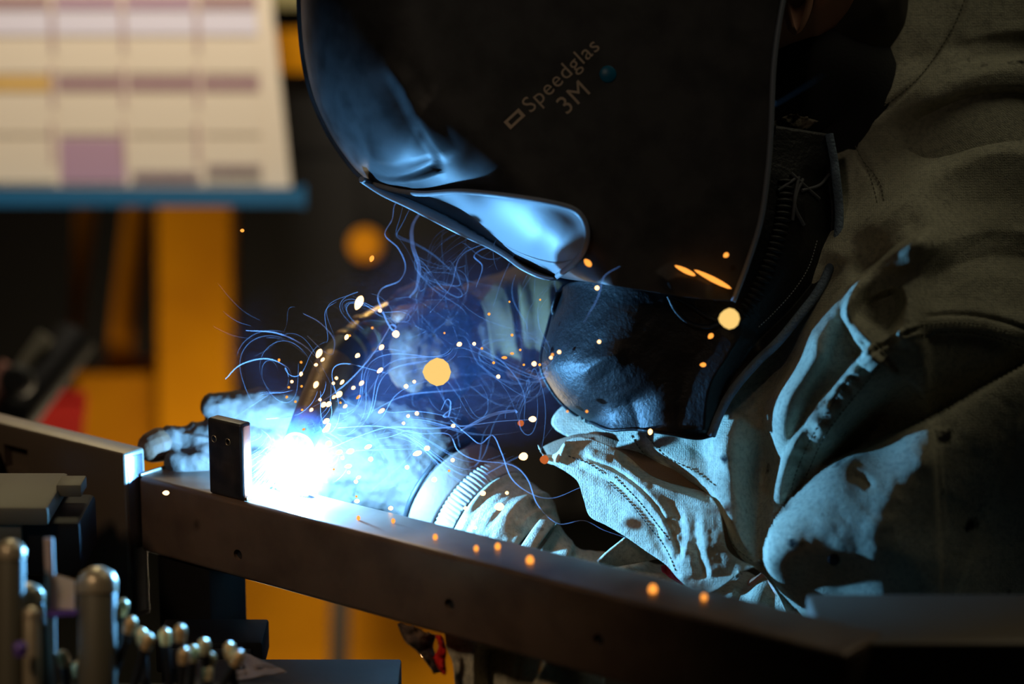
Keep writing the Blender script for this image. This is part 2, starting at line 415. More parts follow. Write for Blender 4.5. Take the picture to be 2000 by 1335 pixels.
pl = empty('steel_plate', B(-.005, .006, .0), label='small upright dark steel plate with two countersunk holes being welded onto the beam', cat='plate')
pb = box('plate_body', B, (-.0235, .0105), (.002, .0135), (.0, .058), M['plate'], pl, .0022, 4)
cut(pb, [cyl_cut(B(s, .002, .043), BN, .0016, .030) for s in (-.0165, -.0025)])
for s in (-.0165, -.0025):
    rev('screw_hole', B(s, .0012, .043), BN, [(0, .0024), (.0004, .0028), (.001, .0022), (.0045, .0014)], M['tool'], pl, 20, False)
box('orange_lit_edge', B, (.0100, .01075), (.0040, .0118), (.002, .056), M['plate_edge'], pl, .0003)
box('weld_bead', B, (.0105, .0135), (.003, .013), (.0002, .003), M['copper'], pl, .001)

# ------------------------------------------------------------------ cross bar at the right, close to the camera
fr = frame_at(P(1760, 1205, -.235), CX, (0, 1, 0))
cb = empty('cross_bar', P(1760, 1330, -.25), label='blurred flat steel bar meeting the near end of the beam at the lower right', cat='steel bar')
box('bar', fr, (-.055, .22), (-.045, .045), (-.055, 0), M['steel_box'], cb, .003, 3)
box('leg', fr, (.15, .20), (-.025, .025), (-float(P(1760, 1205, -.235)[2]) + .001, -.0555), M['steel_box'], cb, .003)

# ------------------------------------------------------------------ background: planning board
bd = empty('planning_board', P(200, 400, .85), label='large cream planning board with mauve and orange rows above a blue rail', cat='board')
def BD(a, b, dz=0.0): return P(a, b, .85 - dz)
def quadbox(name, c, m, par, th=.002, front=0.0, w=.85):
    """panel with four picture corners at depth w, front face raised"""
    v = [P(a, b, w - front) for a, b in c] + [P(a, b, w - front + th) for a, b in c]
    return mesh(name, v, [(0, 1, 2, 3), (7, 6, 5, 4), (0, 4, 5, 1), (1, 5, 6, 2), (2, 6, 7, 3), (3, 7, 4, 0)], m, par, False)
def edge(y): return 527 + (y / 362) * 42
quadbox('panel', [(-420, -300), (500, -300), (edge(362), 366), (-420, 362)], M['paper'], bd, .012)
xs0 = [-420, -210, -60, 100, 238, 383, 505]
def colx(i, y): return xs0[i] + (y / 360) * (14 if i > 2 else 8)
def cell(i, y0, y1, m, nm='card', ins=5):
    r = colx(i + 1, y0) - ins; quadbox(nm, [(colx(i, y0) + ins, y0), (r, y0), (colx(i + 1, y1) - ins, y1), (colx(i, y1) + ins, y1)], m, bd, .0015, .0028)
for i in range(6):
    cell(i, -160, -20, M['paper_o'] if i % 3 == 0 else M['paper_v'])
    cell(i, -8, 16, M['paper_v'] if i == 3 or i == 4 else M['paper_d'], 'header_strip')
    cell(i, 22, 68, M['paper_w'])
    cell(i, 76, 143, M['paper'])
    cell(i, 150, 176, [M['paper_o'], M['paper_o'], M['paper_o'], M['paper_d'], M['paper_d'], M['paper_d']][i], 'header_strip')
    cell(i, 184, 262, M['paper'])
    cell(i, 270, 356, [M['paper'], M['paper_o'], M['paper'], M['paper_v'], M['paper'], M['paper']][i])
cell(4, 335, 356, M['paper_v'], 'header_strip', 8); cell(5, 322, 350, M['paper_v'], 'header_strip', 8)
for i in range(3, 6):
    for k in range(3): quadbox('grid_line', [(colx(i, 0) - 3, 20 + k * 110), (colx(i, 0) + 4, 20 + k * 110), (colx(i, 0) + 7, 100 + k * 110), (colx(i, 0), 100 + k * 110)], M['paper_d'], bd, .001, .0035)
quadbox('rail', [(-430, 366), (592, 366), (592, 402), (-430, 402)], M['blue'], bd, .05, .03)
quadbox('rail_end', [(586, 362), (597, 362), (597, 405), (586, 405)], M['blue'], bd, .055, .032)

# ------------------------------------------------------------------ background: ochre machine, dark cabinets
mc = empty('yellow_machine', P(300, 1500, 1.3), label='tall ochre yellow machine housing with dark posts standing behind the beam', cat='machine')
def qb(name, a0, b0, a1, b1, w, th, m, par, lean=0): return quadbox(name, [(a0 + lean, b0), (a1 + lean, b0), (a1, b1), (a0, b1)], m, par, th, 0, w)
qb('housing', -300, 300, 460, 900, 1.32, .3, M['yellow'], mc)
qb('column', 312, 380, 455, 900, 1.20, .1, M['yellow'], mc, -6)
qb('lower_panel', 150, 730, 457, 1000, 1.25, .05, M['yellow'], mc)
qb('dark_door', -320, 380, 128, 900, 1.27, .04, M['dark'], mc, 20)
qb('door_gap', 150, 380, 205, 720, 1.24, .03, M['dark'], mc, 40)
qb('door_gap', 262, 380, 300, 700, 1.24, .03, M['dark'], mc, 30)
qb('base_skirt', 380, 1000, 1000, 1500, 1.35, .3, M['yellow'], mc)
lg = qb('dark_leg', 368, 1080, 425, 1250, 1.0, .06, M['dark'], mc, 40)
lg2 = qb('dark_leg', 640, 1130, 676, 1400, 1.1, .06, M['dark'], mc, 8)
cbn = empty('dark_cabinet', P(600, 1300, 1.15), label='tall black cabinet standing between the yellow machine and the welder', cat='cabinet')
qb('body', 462, 300, 1180, 1000, 1.16, .25, M['dark'], cbn)
qb('door', 470, 310, 700, 990, 1.15, .012, M['dark'], cbn)
qb('door', 706, 310, 1100, 990, 1.15, .012, M['dark'], cbn)
qb('upper_body', 515, -300, 1180, 298, 1.16, .25, M['dark'], cbn)
ys = empty('yellow_sign', P(570, 100, 1.1), label='small ochre panel seen between the board and the helmet', cat='panel')
qb('panel', 528, 58, 640, 122, 1.12, .02, M['yellow'], ys, 0); qb('lower_panel', 545, 118, 640, 140, 1.12, .02, M['yellow'], ys, -6)
ys2 = empty('lamp_panel', P(570, 0, 1.1), label='pale yellowish strip above the small ochre panel at the top edge', cat='panel')
qb('panel', 528, -60, 640, 14, 1.12, .02, mat('dull_cream', (.35, .30, .12), .6), ys2)
yk = empty('ochre_knob', P(715, 480, 1.1), label='round ochre knob on the dark cabinet just left of the smoke trails', cat='knob')
rev('knob_body', P(715, 478, 1.149), -CF, [(0, .012), (.006, .020), (.018, .020), (.022, .016)], M['yellow'], yk, 24)
# red case and drill behind the beam at left
rc = empty('red_case', P(100, 850, .75), label='blurred red plastic case behind the box section under the dark tool', cat='case')
qb('case_body', 48, 775, 158, 880, .76, .12, M['redbox'], rc, 12); qb('lid', 66, 764, 166, 778, .757, .126, M['redbox'], rc, 2)
dr = empty('clamping_tool', P(60, 800, .62), label='dark lever tool with a pinkish grip leaning behind the box section at left', cat='tool')
tube('arm', P([150, 60, -20], [655, 770, 880], [.66, .63, .6]), .022, M['dark'], dr, 20)
tube('bar', P([90, 55, 20], [655, 705, 760], [.62, .62, .62]), .0085, M['tool_dull'], dr, 16)
tube('highlight', P([22, 0, -40], [718, 745, 800], [.6, .6, .6]), .0115, M['highlight_pink'], dr, 16)  # pinkish highlight on the tool, modelled as a coloured rod
rev('pivot', P(38, 742, .58), -CF, [(0, .016), (.02, .016), (.024, .012)], M['black'], dr)

# ------------------------------------------------------------------ clamp on the box section at left
ck = empty('bench_clamp', B(-.26, -.05, -.05), label='dark bench clamp with a worn grey jaw gripping the box section', cat='clamp')
frc = frame_at(P(40, 945, -.02), (1, 0, 0), (0, 1, 0))
box('jaw', frc, (-.12, .030), (-.055, .030), (-.014, .0), M['tool_dull'], ck, .003)
box('jaw_tip', frc, (.028, .046), (-.012, .012), (-.006, .003), M['tool_dull'], ck, .001)
box('body', frc, (-.12, .050), (-.045, .025), (-.055, -.0145), M['dark'], ck, .004)
box('jaw_arm', frc, (-.115, -.045), (.0255, .16), (-.045, -.02), M['dark'], ck, .003)
box('rib', frc, (-.12, .010), (-.052, -.046), (-.032, -.008), M['tool_dull'], ck, .002)
rev('screw', frc(-.03, -.02, .0), BZ, [(0, .006), (.012, .006), (.013, .009), (.02, .009)], M['black'], ck, 20)

# ------------------------------------------------------------------ drill bits and small tools in the lower-left foreground
WT = -.20
tb = empty('tool_block', P(120, 1500, WT), label='black block at the lower left that holds the upright drill bits', cat='tool holder')
frt = frame_at(P(200, 1375, WT), (1, 0, 0), (0, 1, 0))
box('block', frt, (-.12, .19), (-.10, .05), (-.06, -.005), M['black'], tb, .003)
for x in (-.10, .17):
    for y in (-.085, .035): box('leg', frt, (x - .012, x + .012), (y - .012, y + .012), (-float(P(200, 1375, WT)[2]) + .001, -.0605), M['black'], tb, .002)
for i in range(7): rev('socket', frt(-.1 + .028 * i, -.03, -.0055), BZ, [(0, .011), (.004, .011), (.004, .008)], M['dark'], tb, 20)
def bit(a, b0, b1, r, w, m, lab, grp=None, tip='dome', lean=0):
    top = P(a + lean, b0, w); bot = P(a, b1, w); ax = top - bot; L = np.linalg.norm(ax); ax /= L
    root = empty('drill_bit', bot, label=lab, cat='tool bit', group=grp)
    rev('shank', bot, ax, [(0, r), (L * .93 - r, r), (L * .95 - r, r * .9)], m, root, 24)
    rev('tip', bot + ax * (L * .95 - r), ax, [(0, r * 1.05), (r * .6, r * 1.05), (r * 1.0, r * .85), (r * 1.3, r * .3)], M['tool'], root, 24)
bit(20, 1045, 1380, .0092, WT - .03, M['tool_dull'], 'broad grey tool shank at the far lower left corner')
bit(72, 1135, 1370, .0105, WT, M['tool_dull'], 'olive grey shank leaning left of the white tag', lean=-22)
bit(190, 1105, 1345, .0125, WT, M['tool_dull'], 'thick grey cylinder with a bright domed head right of the white tag')
bit(62, 1180, 1360, .006, WT - .03, M['tool'], 'thin bright shank between the two broad left shanks')
wt = empty('white_tag', P(120, 1200, WT), label='white paper tag on a thin stick with a purple clip among the drill bits', cat='tag')
quadbox('tag_card', [(98, 1118), (146, 1132), (146, 1190), (94, 1188)], mat('tag_paper', (.75, .68, .58), .8), wt, .003, 0, WT)
tube('stick', P([95, 98, 102], [1050, 1130, 1380], [WT] * 3), .0032, mat('pale_stick', (.55, .42, .36), .6), wt, 12)
quadbox('clip', [(92, 1192), (150, 1190), (152, 1200), (92, 1204)], M['purple'], wt, .012, 0, WT - .01)
pp = empty('purple_cap', P(40, 1290, WT), label='tiny purple cap low at the left edge beside the olive grey shank', cat='cap')
rev('cap_body', P(40, 1278, WT - .05), BZ, [(0, .004), (.006, .0045), (.008, .003)], M['purple'], pp)
tips = [(218, 1142), (240, 1178), (257, 1213), (276, 1234), (322, 1235), (352, 1228), (378, 1268), (398, 1255), (360, 1272), (412, 1282), (448, 1262), (468, 1278), (405, 1305), (165, 1265), (122, 1278), (150, 1300), (40, 1302), (290, 1245)]
proto = None
for i, (a, b) in enumerate(tips):
    loc = P(a, b, WT + .02 - .01 * (i % 3))
    if proto is None:
        proto = empty('small_bit', loc, label='small dark bit with a rounded bright tip in the curved row at the lower left', cat='tool bit', group='small bright-tipped bits')
        ax = np.array([.25, -.1, 1.0]); ax /= np.linalg.norm(ax)
        p0 = loc - ax * .05
        rev('stem', p0, ax, [(0, .0028), (.042, .0028)], M['black'], proto, 12)
        rev('tip', p0 + ax * .042, ax, [(0, .0036), (.006, .0043), (.0092, .0036), (.0112, .0010)], mat('bright_tip', (.80, .58, .30), .35, .3), proto, 16)
    else:
        c = proto.copy(); COL.objects.link(c); c.location = Vector(loc.tolist()); c.rotation_euler = (0, random.uniform(-.2, .25), random.uniform(0, 6))
        for ch in list(proto.children):
            d = ch.copy(); COL.objects.link(d); d.parent = c; d.matrix_parent_inverse = ch.matrix_parent_inverse.copy()

# bench in the lower background
bn = empty('workbench', P(600, 2400, .05), label='dark workbench below the beam with a squared right corner', cat='workbench')
frb = frame_at(P(560, 1300, -.03), (1, 0, 0), (0, 1, 0))
box('top', frb, (-.075, .082), (-.10, .015), (-.03, 0), M['bench'], bn, .002)
box('frame', frb, (-.072, .070), (-.09, .010), (-.11, -.031), M['dark'], bn, .002)
for x in (-.05, .055):
    for y in (-.07, -.01): box('leg', frb, (x - .02, x + .02), (y - .02, y + .02), (-float(P(560, 1300, -.03)[2]) + .001, -.111), M['dark'], bn, .002)
bk = empty('steel_block', P(430, 1290, .1), label='black steel block lying on the workbench behind the small bits', cat='block')
box('block_body', frame_at(P(430, 1235, .01), (1, 0, 0), (0, 1, 0)), (-.045, .033), (-.02, .03), (-.024, 0), M['dark'], bk, .002)
box('clamp_face', frame_at(P(430, 1235, .01), (1, 0, 0), (0, 1, 0)), (-.035, .025), (-.0225, -.0205), (-.02, -.004), M['black'], bk, .001)
rag = empty('paper_scrap', P(480, 1300, -.06), label='crumpled greyish paper scrap on the workbench beside the small bits', cat='paper')
patch('sheet', [(455, 1290), (450, 1310), (440, 1330)], [(480, 1275), (540, 1300), (560, 1312)], 12, 10, lambda px, py, s, t: -.08 + .004 * vnoise(px / 12, py / 9, 4) - .0006 * (py - 1300), mat('scrap', (.30, .27, .30), .8), rag, .0008)

# ------------------------------------------------------------------ the welder
person = empty('person', P(2150, 1300, .1), label='person bent over the beam in an olive canvas work jacket, welding with pale gloves', cat='person')
def V3(*a): return P(*a)
bodyc = [
    (P([1480, 1520, 1640, 1800], [-120, -60, 70, 260], [.062, .070, .085, .09]), [.078, .060, .034, .036]),       # head and neck
    (P([1500, 1380, 1290], [-70, -10, 60], [.06, .055, .055]), [.078, .068, .045]),                              # face
    (P([1780, 1950, 2150, 2500, 2700], [330, 430, 620, 900, 1150], [.12, .12, .11, .11, .11]), [.055, .085, .10, .105, .11]),   # trunk
    (P([1900, 1800, 1720, 1640], [480, 700, 900, 1070], [.03, .02, .015, .02]), [.042, .042, .036, .032]),                       # left upper arm
    (P([1640, 1500, 1300, 1120, 960], [1090, 1200, 1215, 1150, 1010], [-.0, .04, .055, .07, .10]), [.032, .030, .027, .022, .018]),  # left forearm
    (P([1900, 1750, 1550], [300, 460, 640], [.22, .25, .24]), [.045, .040, .034]),
    (P([1550, 1300, 1130, 1000], [640, 640, 630, 620], [.24, .21, .18, .165]), [.032, .028, .022, .018]),
]
M['body'] = M['skin']
# hands inside the gloves
def hand(c, tips):
    out = [(P(*zip(*c)), [.018] * len(c))]
    for t in tips: out.append((P(*zip(*t)), [.009] * (len(t) - 1) + [.0075]))
    return out
bodyc += hand([(960, 1010, .10), (860, 930, .115), (780, 890, .12)], [
    [(800, 870, .12), (640, 822, .112), (470, 797, .099)], [(790, 885, .12), (560, 869, .108), (360, 865, .090)], [(790, 900, .12), (560, 905, .104), (400, 900, .084)],
    [(800, 920, .115), (660, 948, .113)], [(860, 900, .11), (800, 845, .112), (740, 825, .112)]])
bodyc += hand([(1000, 620, .165), (900, 650, .15)], [
    [(900, 650, .15), (840, 640, .12), (790, 690, .115)], [(900, 660, .15), (850, 690, .12), (805, 715, .12)], [(905, 670, .15), (860, 720, .13), (820, 740, .125)],
    [(910, 680, .15), (880, 740, .135), (840, 760, .13)], [(900, 630, .15), (840, 610, .13), (780, 615, .12)]])
body = fuse('body', bodyc, M['skin'], person, .0035, 4)
for sd, w in ((0, .0), (1, .22)):   # legs under the trunk
    a = P(2700, 1150, w + .0); b_ = np.array([a[0] + .02, a[1] - .03, .48]); c_ = np.array([a[0] + .05, a[1] + .02, .06])
    tube('trouser_leg', np.array([a, (a + b_) / 2, b_, (b_ + c_) / 2, c_ - np.array([0, 0, .058])]), [.10, .085, .07, .06, .062], M['trousers'], person, 20, ns=20)
# ear
er = patch('ear', [(1540, -60), (1541, 0), (1546, 30), (1552, 52)], [(1575, -60), (1577, -20), (1572, 20), (1556, 66)], 14, 30,
           lambda px, py, s, t: -.004 + .012 * np.sin(s * math.pi) * (1 - t) - .004 * t, mat('warm_ear_skin', (.80, .40, .27), .5), person, .006)
hr = fuse('hair', [(P([1500, 1560, 1620], [-130, -60, 20], [.085] * 3), [.095, .088, .062])], M['hair'], person, .004, 2)
tee = tube('knit_collar', P([1470, 1560, 1660, 1720], [150, 130, 180, 300], [.06, .07, .085, .09]), [.040, .052, .050, .05], M['tee'], person, 32, True, 12)

# ---- jacket -----------------------------------------------------------------------------------------
def sst(x): x = np.clip(x, 0, 1); return x * x * (3 - 2 * x)
def round_over(d, R): u = np.clip(d / R, 0, 1); return np.sqrt(np.clip(1 - (1 - u) ** 2, 0, 1)) ** .95
EDGE = [(2160, 640), (2040, 690), (1940, 745), (1810, 818), (1700, 862), (1620, 905), (1555, 962), (1510, 1022), (1490, 1070), (1494, 1108), (1520, 1150), (1570, 1205), (1640, 1290), (1700, 1400)]
base = tps([(1100, 820, .06), (1180, 850, .040), (1300, 850, .010), (1400, 860, -.014), (1300, 950, .012), (1400, 980, -.024), (1440, 1040, -.044), (1480, 1100, -.056), (1200, 700, .09), (1400, 560, .06),
            (1500, 700, -.005), (1500, 900, -.030), (1560, 400, .06), (1620, 200, .07), (1620, -60, .09), (1560, 600, -.014), (1630, 610, -.058), (1650, 500, -.026), (1790, 472, -.050), (1600, 700, -.062), (1545, 800, -.058), (1590, 870, -.058),
            (1700, 700, -.080), (1625, 840, -.066), (1770, 640, -.080), (1700, 600, -.062), (1700, 515, -.036), (1700, 350, .018), (1700, 200, .045), (1700, 0, .07), (1800, 0, .065), (1850, 200, .030), (1850, 400, -.006), (1850, 560, -.050), (1850, 700, -.068),
            (1700, 850, -.042), (1700, 960, -.044), (1800, 900, -.062), (2080, -60, .06), (2080, 200, .020), (2080, 400, -.012), (2080, 600, -.050), (2080, 800, -.062), (1950, 700, -.068), (1560, 1150, -.03), (1750, 1100, -.045), (1560, 1340, -.01),
            (1900, 1000, -.045), (2080, 1100, -.050), (2080, 1340, -.050), (1800, 1340, -.03)])
SLV = spline(EDGE, 90)
def jacket_w(px, py):
    w = base(px, py)
    d, t, T = sdist(px, py, SLV)     # positive inside the sleeve
    ins = np.clip(d / 285, 0, 1)
    kf = 1 - .8 * sst((px - 1700) / 330)
    kt = 1 - kf * sst((d + 6) / 18)
    w = w - kf * np.where(d > 0, .060 * np.sqrt(np.clip(1 - (1 - ins) ** 2, 0, 1)) * 1.0 + .008 * np.clip(d / 8, 0, 1), 0)
    w = w + .010 * np.exp(-np.clip(-d, 0, None) ** 2 / 45 ** 2) * (d <= 0)
    # deep v-fold of the jacket front, brown side unlit and pale side towards the arc
    w = w + kt * stroke(px, py, [(1650, 500), (1612, 560), (1562, 640), (1540, 700), (1505, 760), (1490, 820), (1492, 880), (1484, 960), (1478, 1040), (1480, 1100)],
                   [(-130, 0), (-95, -.006), (-60, -.004), (-12, .012), (0, .014), (26, -.010), (42, -.014), (58, -.008), (80, .006), (110, 0)], (40, 30))
    # crest left of the brown valley
    w = w + kt * stroke(px, py, [(1452, 800), (1428, 835), (1416, 880), (1432, 950), (1456, 1020), (1478, 1090)], [(-70, 0), (-40, .004), (-14, -.006), (0, -.010), (30, -.006), (60, 0)], (20, 20))
    # long pale hem running down-right under the apron
    w = w + kt * stroke(px, py, [(1250, 868), (1300, 900), (1370, 950), (1412, 1010), (1440, 1065), (1480, 1108)], [(-40, .012), (-8, .010), (0, 0), (12, -.006), (50, 0)], (30, 10))
    # placket edge and sleeve-head seam
    w = w + kt * stroke(px, py, [(1705, 672), (1640, 740), (1590, 800), (1545, 870), (1520, 930), (1505, 990)], [(-60, 0), (-16, .010), (-4, .010), (2, -.008), (10, -.006), (40, -.010), (75, -.004), (105, .012), (160, 0)], (12, 30))
    w = w + kt * stroke(px, py, [(1600, 800), (1640, 740), (1700, 690), (1760, 655), (1800, 640)][::-1], [(-14, 0), (-6, -.002), (0, .003), (8, -.002), (14, 0)], (10, 10))
    # puckers of the placket band
    dd, tt, TT = sdist(px, py, spline([(1770, 640), (1700, 700), (1640, 770), (1590, 840), (1550, 920)], 40))
    w = w + kt * .0022 * np.sin(tt / 5.2 + vnoise(px / 40, py / 40, 3)) * np.exp(-((dd + 0) / 16) ** 2)
    # collar flap: raised lobe with a hollow behind
    w = w + kt * stroke(px, py, [(1830, 440), (1760, 480), (1700, 525), (1662, 565), (1648, 610), (1665, 660), (1690, 695)], [(-70, 0), (-26, .012), (-5, .012), (3, -.010), (16, -.010), (50, .002), (110, 0)], (50, 10))
    w = w + kt * stroke(px, py, [(1752, 555), (1765, 590), (1758, 630), (1740, 665)], [(-80, 0), (-45, .016), (-16, .016), (6, -.010), (20, -.008), (60, 0)], (14, 20))
    w = w + stroke(px, py, [(1800, 622), (1880, 618), (1960, 632), (2060, 668)], [(-60, .006), (-34, .006), (-28, .001), (-22, -.001), (-2, -.002), (4, .0008), (10, -.002), (34, 0)], (20, 20))
    # shoulder folds
    w = w + stroke(px, py, [(1730, 225), (1800, 205), (1890, 178), (1980, 170), (2100, 190)], [(-130, 0), (-75, .014), (-30, .006), (0, -.010), (25, -.009), (90, .003), (150, 0)], (110, 60))
    w = w + stroke(px, py, [(1660, 470), (1720, 408), (1790, 350), (1870, 305), (1960, 268), (2100, 240)], [(-170, 0), (-90, -.007), (-20, -.013), (0, -.009), (22, .006), (60, .011), (130, 0)], (60, 60))
    w = w + stroke(px, py, [(1850, 90), (1920, 70), (2000, 60), (2100, 70)], [(-70, .0), (-40, .004), (0, -.003), (50, 0)], (50, 60))
    w = w + stroke(px, py, [(1750, 520), (1850, 470), (1960, 450), (2090, 470)], [(-90, 0), (-50, .004), (0, -.004), (60, 0)], (80, 60))
    # yoke seam from the neck to the shoulder
    w = w + stroke(px, py, [(1895, -40), (1862, 60), (1800, 150), (1730, 210), (1660, 258)], [(-30, 0), (-8, -.0012), (0, .0022), (8, -.0012), (30, 0)], (5, 10))
    w = w + stroke(px, py, [(1655, 262), (1680, 310), (1712, 360), (1720, 400)], [(-12, 0), (0, .002), (12, 0)], (8, 8))
    # sleeve creases
    w = w + stroke(px, py, [(1655, 925), (1685, 935), (1705, 955)], [(-16, 0), (0, .0022), (16, 0)], (12, 12))
    return w + cloth_noise(px, py, .0005, 5)
JL = [(1660, -260), (1610, -140), (1600, -80), (1640, 60), (1648, 200), (1610, 330), (1560, 440), (1420, 560), (1260, 680), (1150, 760), (1090, 800), (1078, 830), (1120, 855), (1180, 870), (1240, 880), (1290, 905), (1340, 935), (1385, 968),
      (1412, 1010), (1428, 1060), (1446, 1088), (1478, 1112), (1500, 1130), (1530, 1180), (1560, 1260), (1580, 1360)]
JR = [(2110, -260), (2110, 1360)]
def jw(px, py, s, t): return jacket_w(px, py) + .10 * np.clip((s - .93) / .07, 0, 1) ** 2
jk = patch('jacket', JL, JR, 230, 330, jw, M['canvas'], person, .0022, 1.0)
jk['label'] = 'olive canvas work jacket with stitched seams'
back = tube('jacket_back', P([1640, 1790, 2000, 2300, 2700], [80, 280, 520, 800, 1150], [.15, .16, .15, .14, .13]), [.09, .135, .165, .165, .15], M['canvas'], person, 40, True, 24)
def jwf(a, b): return jacket_w(np.asarray(a, float), np.asarray(b, float))
for ln_ in ([(1888, -10), (1858, 60), (1798, 147), (1728, 206), (1664, 250)], [(1662, 268), (1684, 310), (1718, 356), (1728, 398)], [(1672, 290), (1694, 330), (1708, 372), (1714, 400)],
            [(1800, 634), (1880, 630), (1960, 644), (2060, 682)], [(1800, 652), (1880, 648), (1960, 664), (2060, 702)],
            [(1700, 700), (1640, 770), (1592, 840), (1556, 920), (1545, 960)], [(1718, 716), (1664, 780), (1612, 850), (1574, 930)],
            [(1232, 850), (1262, 890), (1310, 925), (1370, 965), (1405, 1010), (1432, 1064), (1470, 1096)], [(1262, 850), (1300, 890), (1360, 922), (1400, 950)]):
    dashes('stitching', ln_, jwf, M['thread'], jk, 9, 6, .0005)
# loop and button on the placket
lp = patch('belt_loop', [(1668, 700), (1684, 716), (1700, 726)], [(1706, 668), (1722, 684), (1736, 696)], 12, 12, lambda px, py, s, t: jacket_w(px, py) - .004 - .003 * np.sin(s * math.pi), M['canvas'], jk, .002)
rev('button', P(1628, 1092, float(jwf([1628], [1092])[0]) - .001), -CF, [(0, .004), (.0015, .0042), (.0022, .003)], M['black'], jk, 20)

# lower flap of the jacket front (open hem with double stitching)
FT = [(1050, 868), (1064, 888), (1086, 884), (1104, 862), (1135, 853), (1180, 866), (1225, 890), (1262, 922), (1300, 940), (1345, 952), (1382, 964), (1404, 992), (1412, 1030), (1420, 1070), (1440, 1090), (1474, 1106)]
FB = [(1052, 876), (1070, 900), (1090, 912), (1104, 920), (1128, 940), (1140, 975), (1152, 1008), (1185, 1026), (1222, 1048), (1262, 1076), (1300, 1102), (1325, 1130), (1350, 1150), (1372, 1158), (1400, 1150), (1440, 1120)]
fbase = tps([(1050, 870, .055), (1100, 870, .045), (1140, 980, .036), (1180, 870, .036), (1250, 960, .016), (1300, 1100, -.006), (1380, 965, -.002), (1400, 1040, -.026), (1350, 1150, -.020), (1470, 1105, -.036), (1200, 1030, .022), (1300, 1000, .002), (1400, 1150, -.030)])
def flap_w(px, py):
    w = fbase(px, py) - .022
    w = w + stroke(px, py, [(1104, 862), (1096, 882), (1088, 905)], [(-40, 0), (-14, .008), (0, -.006), (20, -.002), (40, 0)], (4, 4))
    w = w + stroke(px, py, [(1130, 905), (1200, 935), (1250, 975), (1290, 1030), (1320, 1100)], [(-26, 0), (-8, .0020), (0, -.0016), (10, -.003), (16, 0), (22, -.003), (40, 0)], (20, 20))
    for ln_, a in (([(1330, 975), (1345, 1040), (1330, 1110)], .005), ([(1290, 990), (1300, 1050), (1340, 1140)], .0035), ([(1372, 990), (1375, 1060), (1392, 1130)], .006)):
        w = w + stroke(px, py, ln_, [(-34, 0), (-14, a * .5), (0, -a * .5), (12, -a * .35), (28, -a * .12), (46, 0)], (40, 16))
    w = w + stroke(px, py, [(1300, 1010), (1318, 1030), (1312, 1050)], [(-12, 0), (0, .004), (12, 0)], (8, 8))
    w = w + stroke(px, py, [(1200, 880), (1262, 925), (1345, 955), (1400, 975)], [(-30, 0), (-12, -.002), (2, .010)], (30, 30))
    return w + cloth_noise(px, py, .0011, 11)
fl = patch('jacket_flap', FT, FB, 60, 190, lambda px, py, s, t: flap_w(px, py), M['canvas'], person, .0025)
def fwf(a, b): return flap_w(np.asarray(a, float), np.asarray(b, float))
for ln_ in ([(1186, 940), (1226, 976), (1262, 1020), (1300, 1070), (1322, 1120)], [(1200, 930), (1245, 975), (1285, 1025), (1312, 1060)], [(1110, 890), (1150, 905), (1180, 925)]):
    dashes('stitching', ln_, fwf, M['dark_thread'], fl, 8, 5.5, .0005)
lin = patch('jacket_lining', [(1060, 872), (1090, 858), (1140, 846), (1200, 856), (1280, 900), (1360, 940), (1420, 1000), (1450, 1080)], [(1070, 890), (1100, 884), (1140, 900), (1200, 920), (1280, 960), (1360, 990), (1400, 1040), (1440, 1100)], 16, 50,
            lambda px, py, s, t: fbase(px, py) + .0 + cloth_noise(px, py, .001, 3), M['canvas_in'], person, .002)
pt = patch('pink_tab', [(1296, 1106), (1298, 1118), (1312, 1130), (1335, 1138)], [(1312, 1092), (1322, 1104), (1324, 1122), (1342, 1136)], 14, 30, lambda px, py, s, t: .016 + .004 * np.sin(s * 6 + t * 5), M['pink'], person, .002)
pt['label'] = 'pink fabric tab'
# left forearm sleeve and cuffs behind the beam
def ring_tube(name, pts, rad, m, par, n=64, ns=60, disp=None, cap=False, flat=1.0):
    q = np.column_stack([P(*zip(*pts)), rad]); q = spline(q, ns); V, Fc = tube_vf(q[:, :3], q[:, 3], n, cap, (0, 0, 1), flat)
    V = np.array(V); c = np.repeat(q[:, :3], n, 0); r = V - c; rl = np.linalg.norm(r, axis=1)[:, None]
    if disp is not None:
        k = np.tile(np.arange(n), ns) / n; j = np.repeat(np.arange(ns), n) / (ns - 1); V = V + r / rl * disp(j, k)[:, None]
    uv = np.stack([np.tile(np.arange(n), ns) / n * .25, np.repeat(np.linspace(0, .2, ns), n)], 1)
    o = mesh(name, V, Fc, m, par, True, uv)
    md = o.modifiers.new('t', 'SOLIDIFY'); md.thickness = .0018; md.offset = -1
    return o
def wr(amp, fj, fk, seed):   # wrinkles round a sleeve
    return lambda j, k: amp * (vnoise(j * fj, np.sin(k * 2 * math.pi) * fk + 5, seed) + .5 * vnoise(j * fj * 2.3, np.cos(k * 2 * math.pi) * fk * 2 + 9, seed + 1))
ring_tube('sleeve', [(1030, 1092, .052), (1080, 1130, .054), (1200, 1190, .06), (1400, 1230, .05), (1560, 1240, .03), (1680, 1230, .02)], [.034, .034, .040, .046, .055, .06], M['canvas'], person, ns=120, disp=wr(.004, 9, 1.2, 3))
ring_tube('sleeve', [(1020, 600, .185), (1150, 640, .19), (1350, 660, .22), (1600, 640, .26)], [.040, .045, .052, .062], M['canvas'], person, ns=80, disp=wr(.004, 7, 1.2, 13))
ring_tube('sleeve_hem', [(1020, 1085, .048), (1045, 1100, .046)], [.036, .0365], M['canvas'], person, ns=8, disp=lambda j, k: .0015 * np.sin(j * math.pi))
ear_fold = patch('sleeve_fold', [(1168, 1098), (1190, 1076), (1222, 1050)], [(1180, 1110), (1240, 1100), (1290, 1090)], 20, 20, lambda px, py, s, t: .012 + .014 * s + cloth_noise(px, py, .0008, 21), M['canvas'], person, .002)

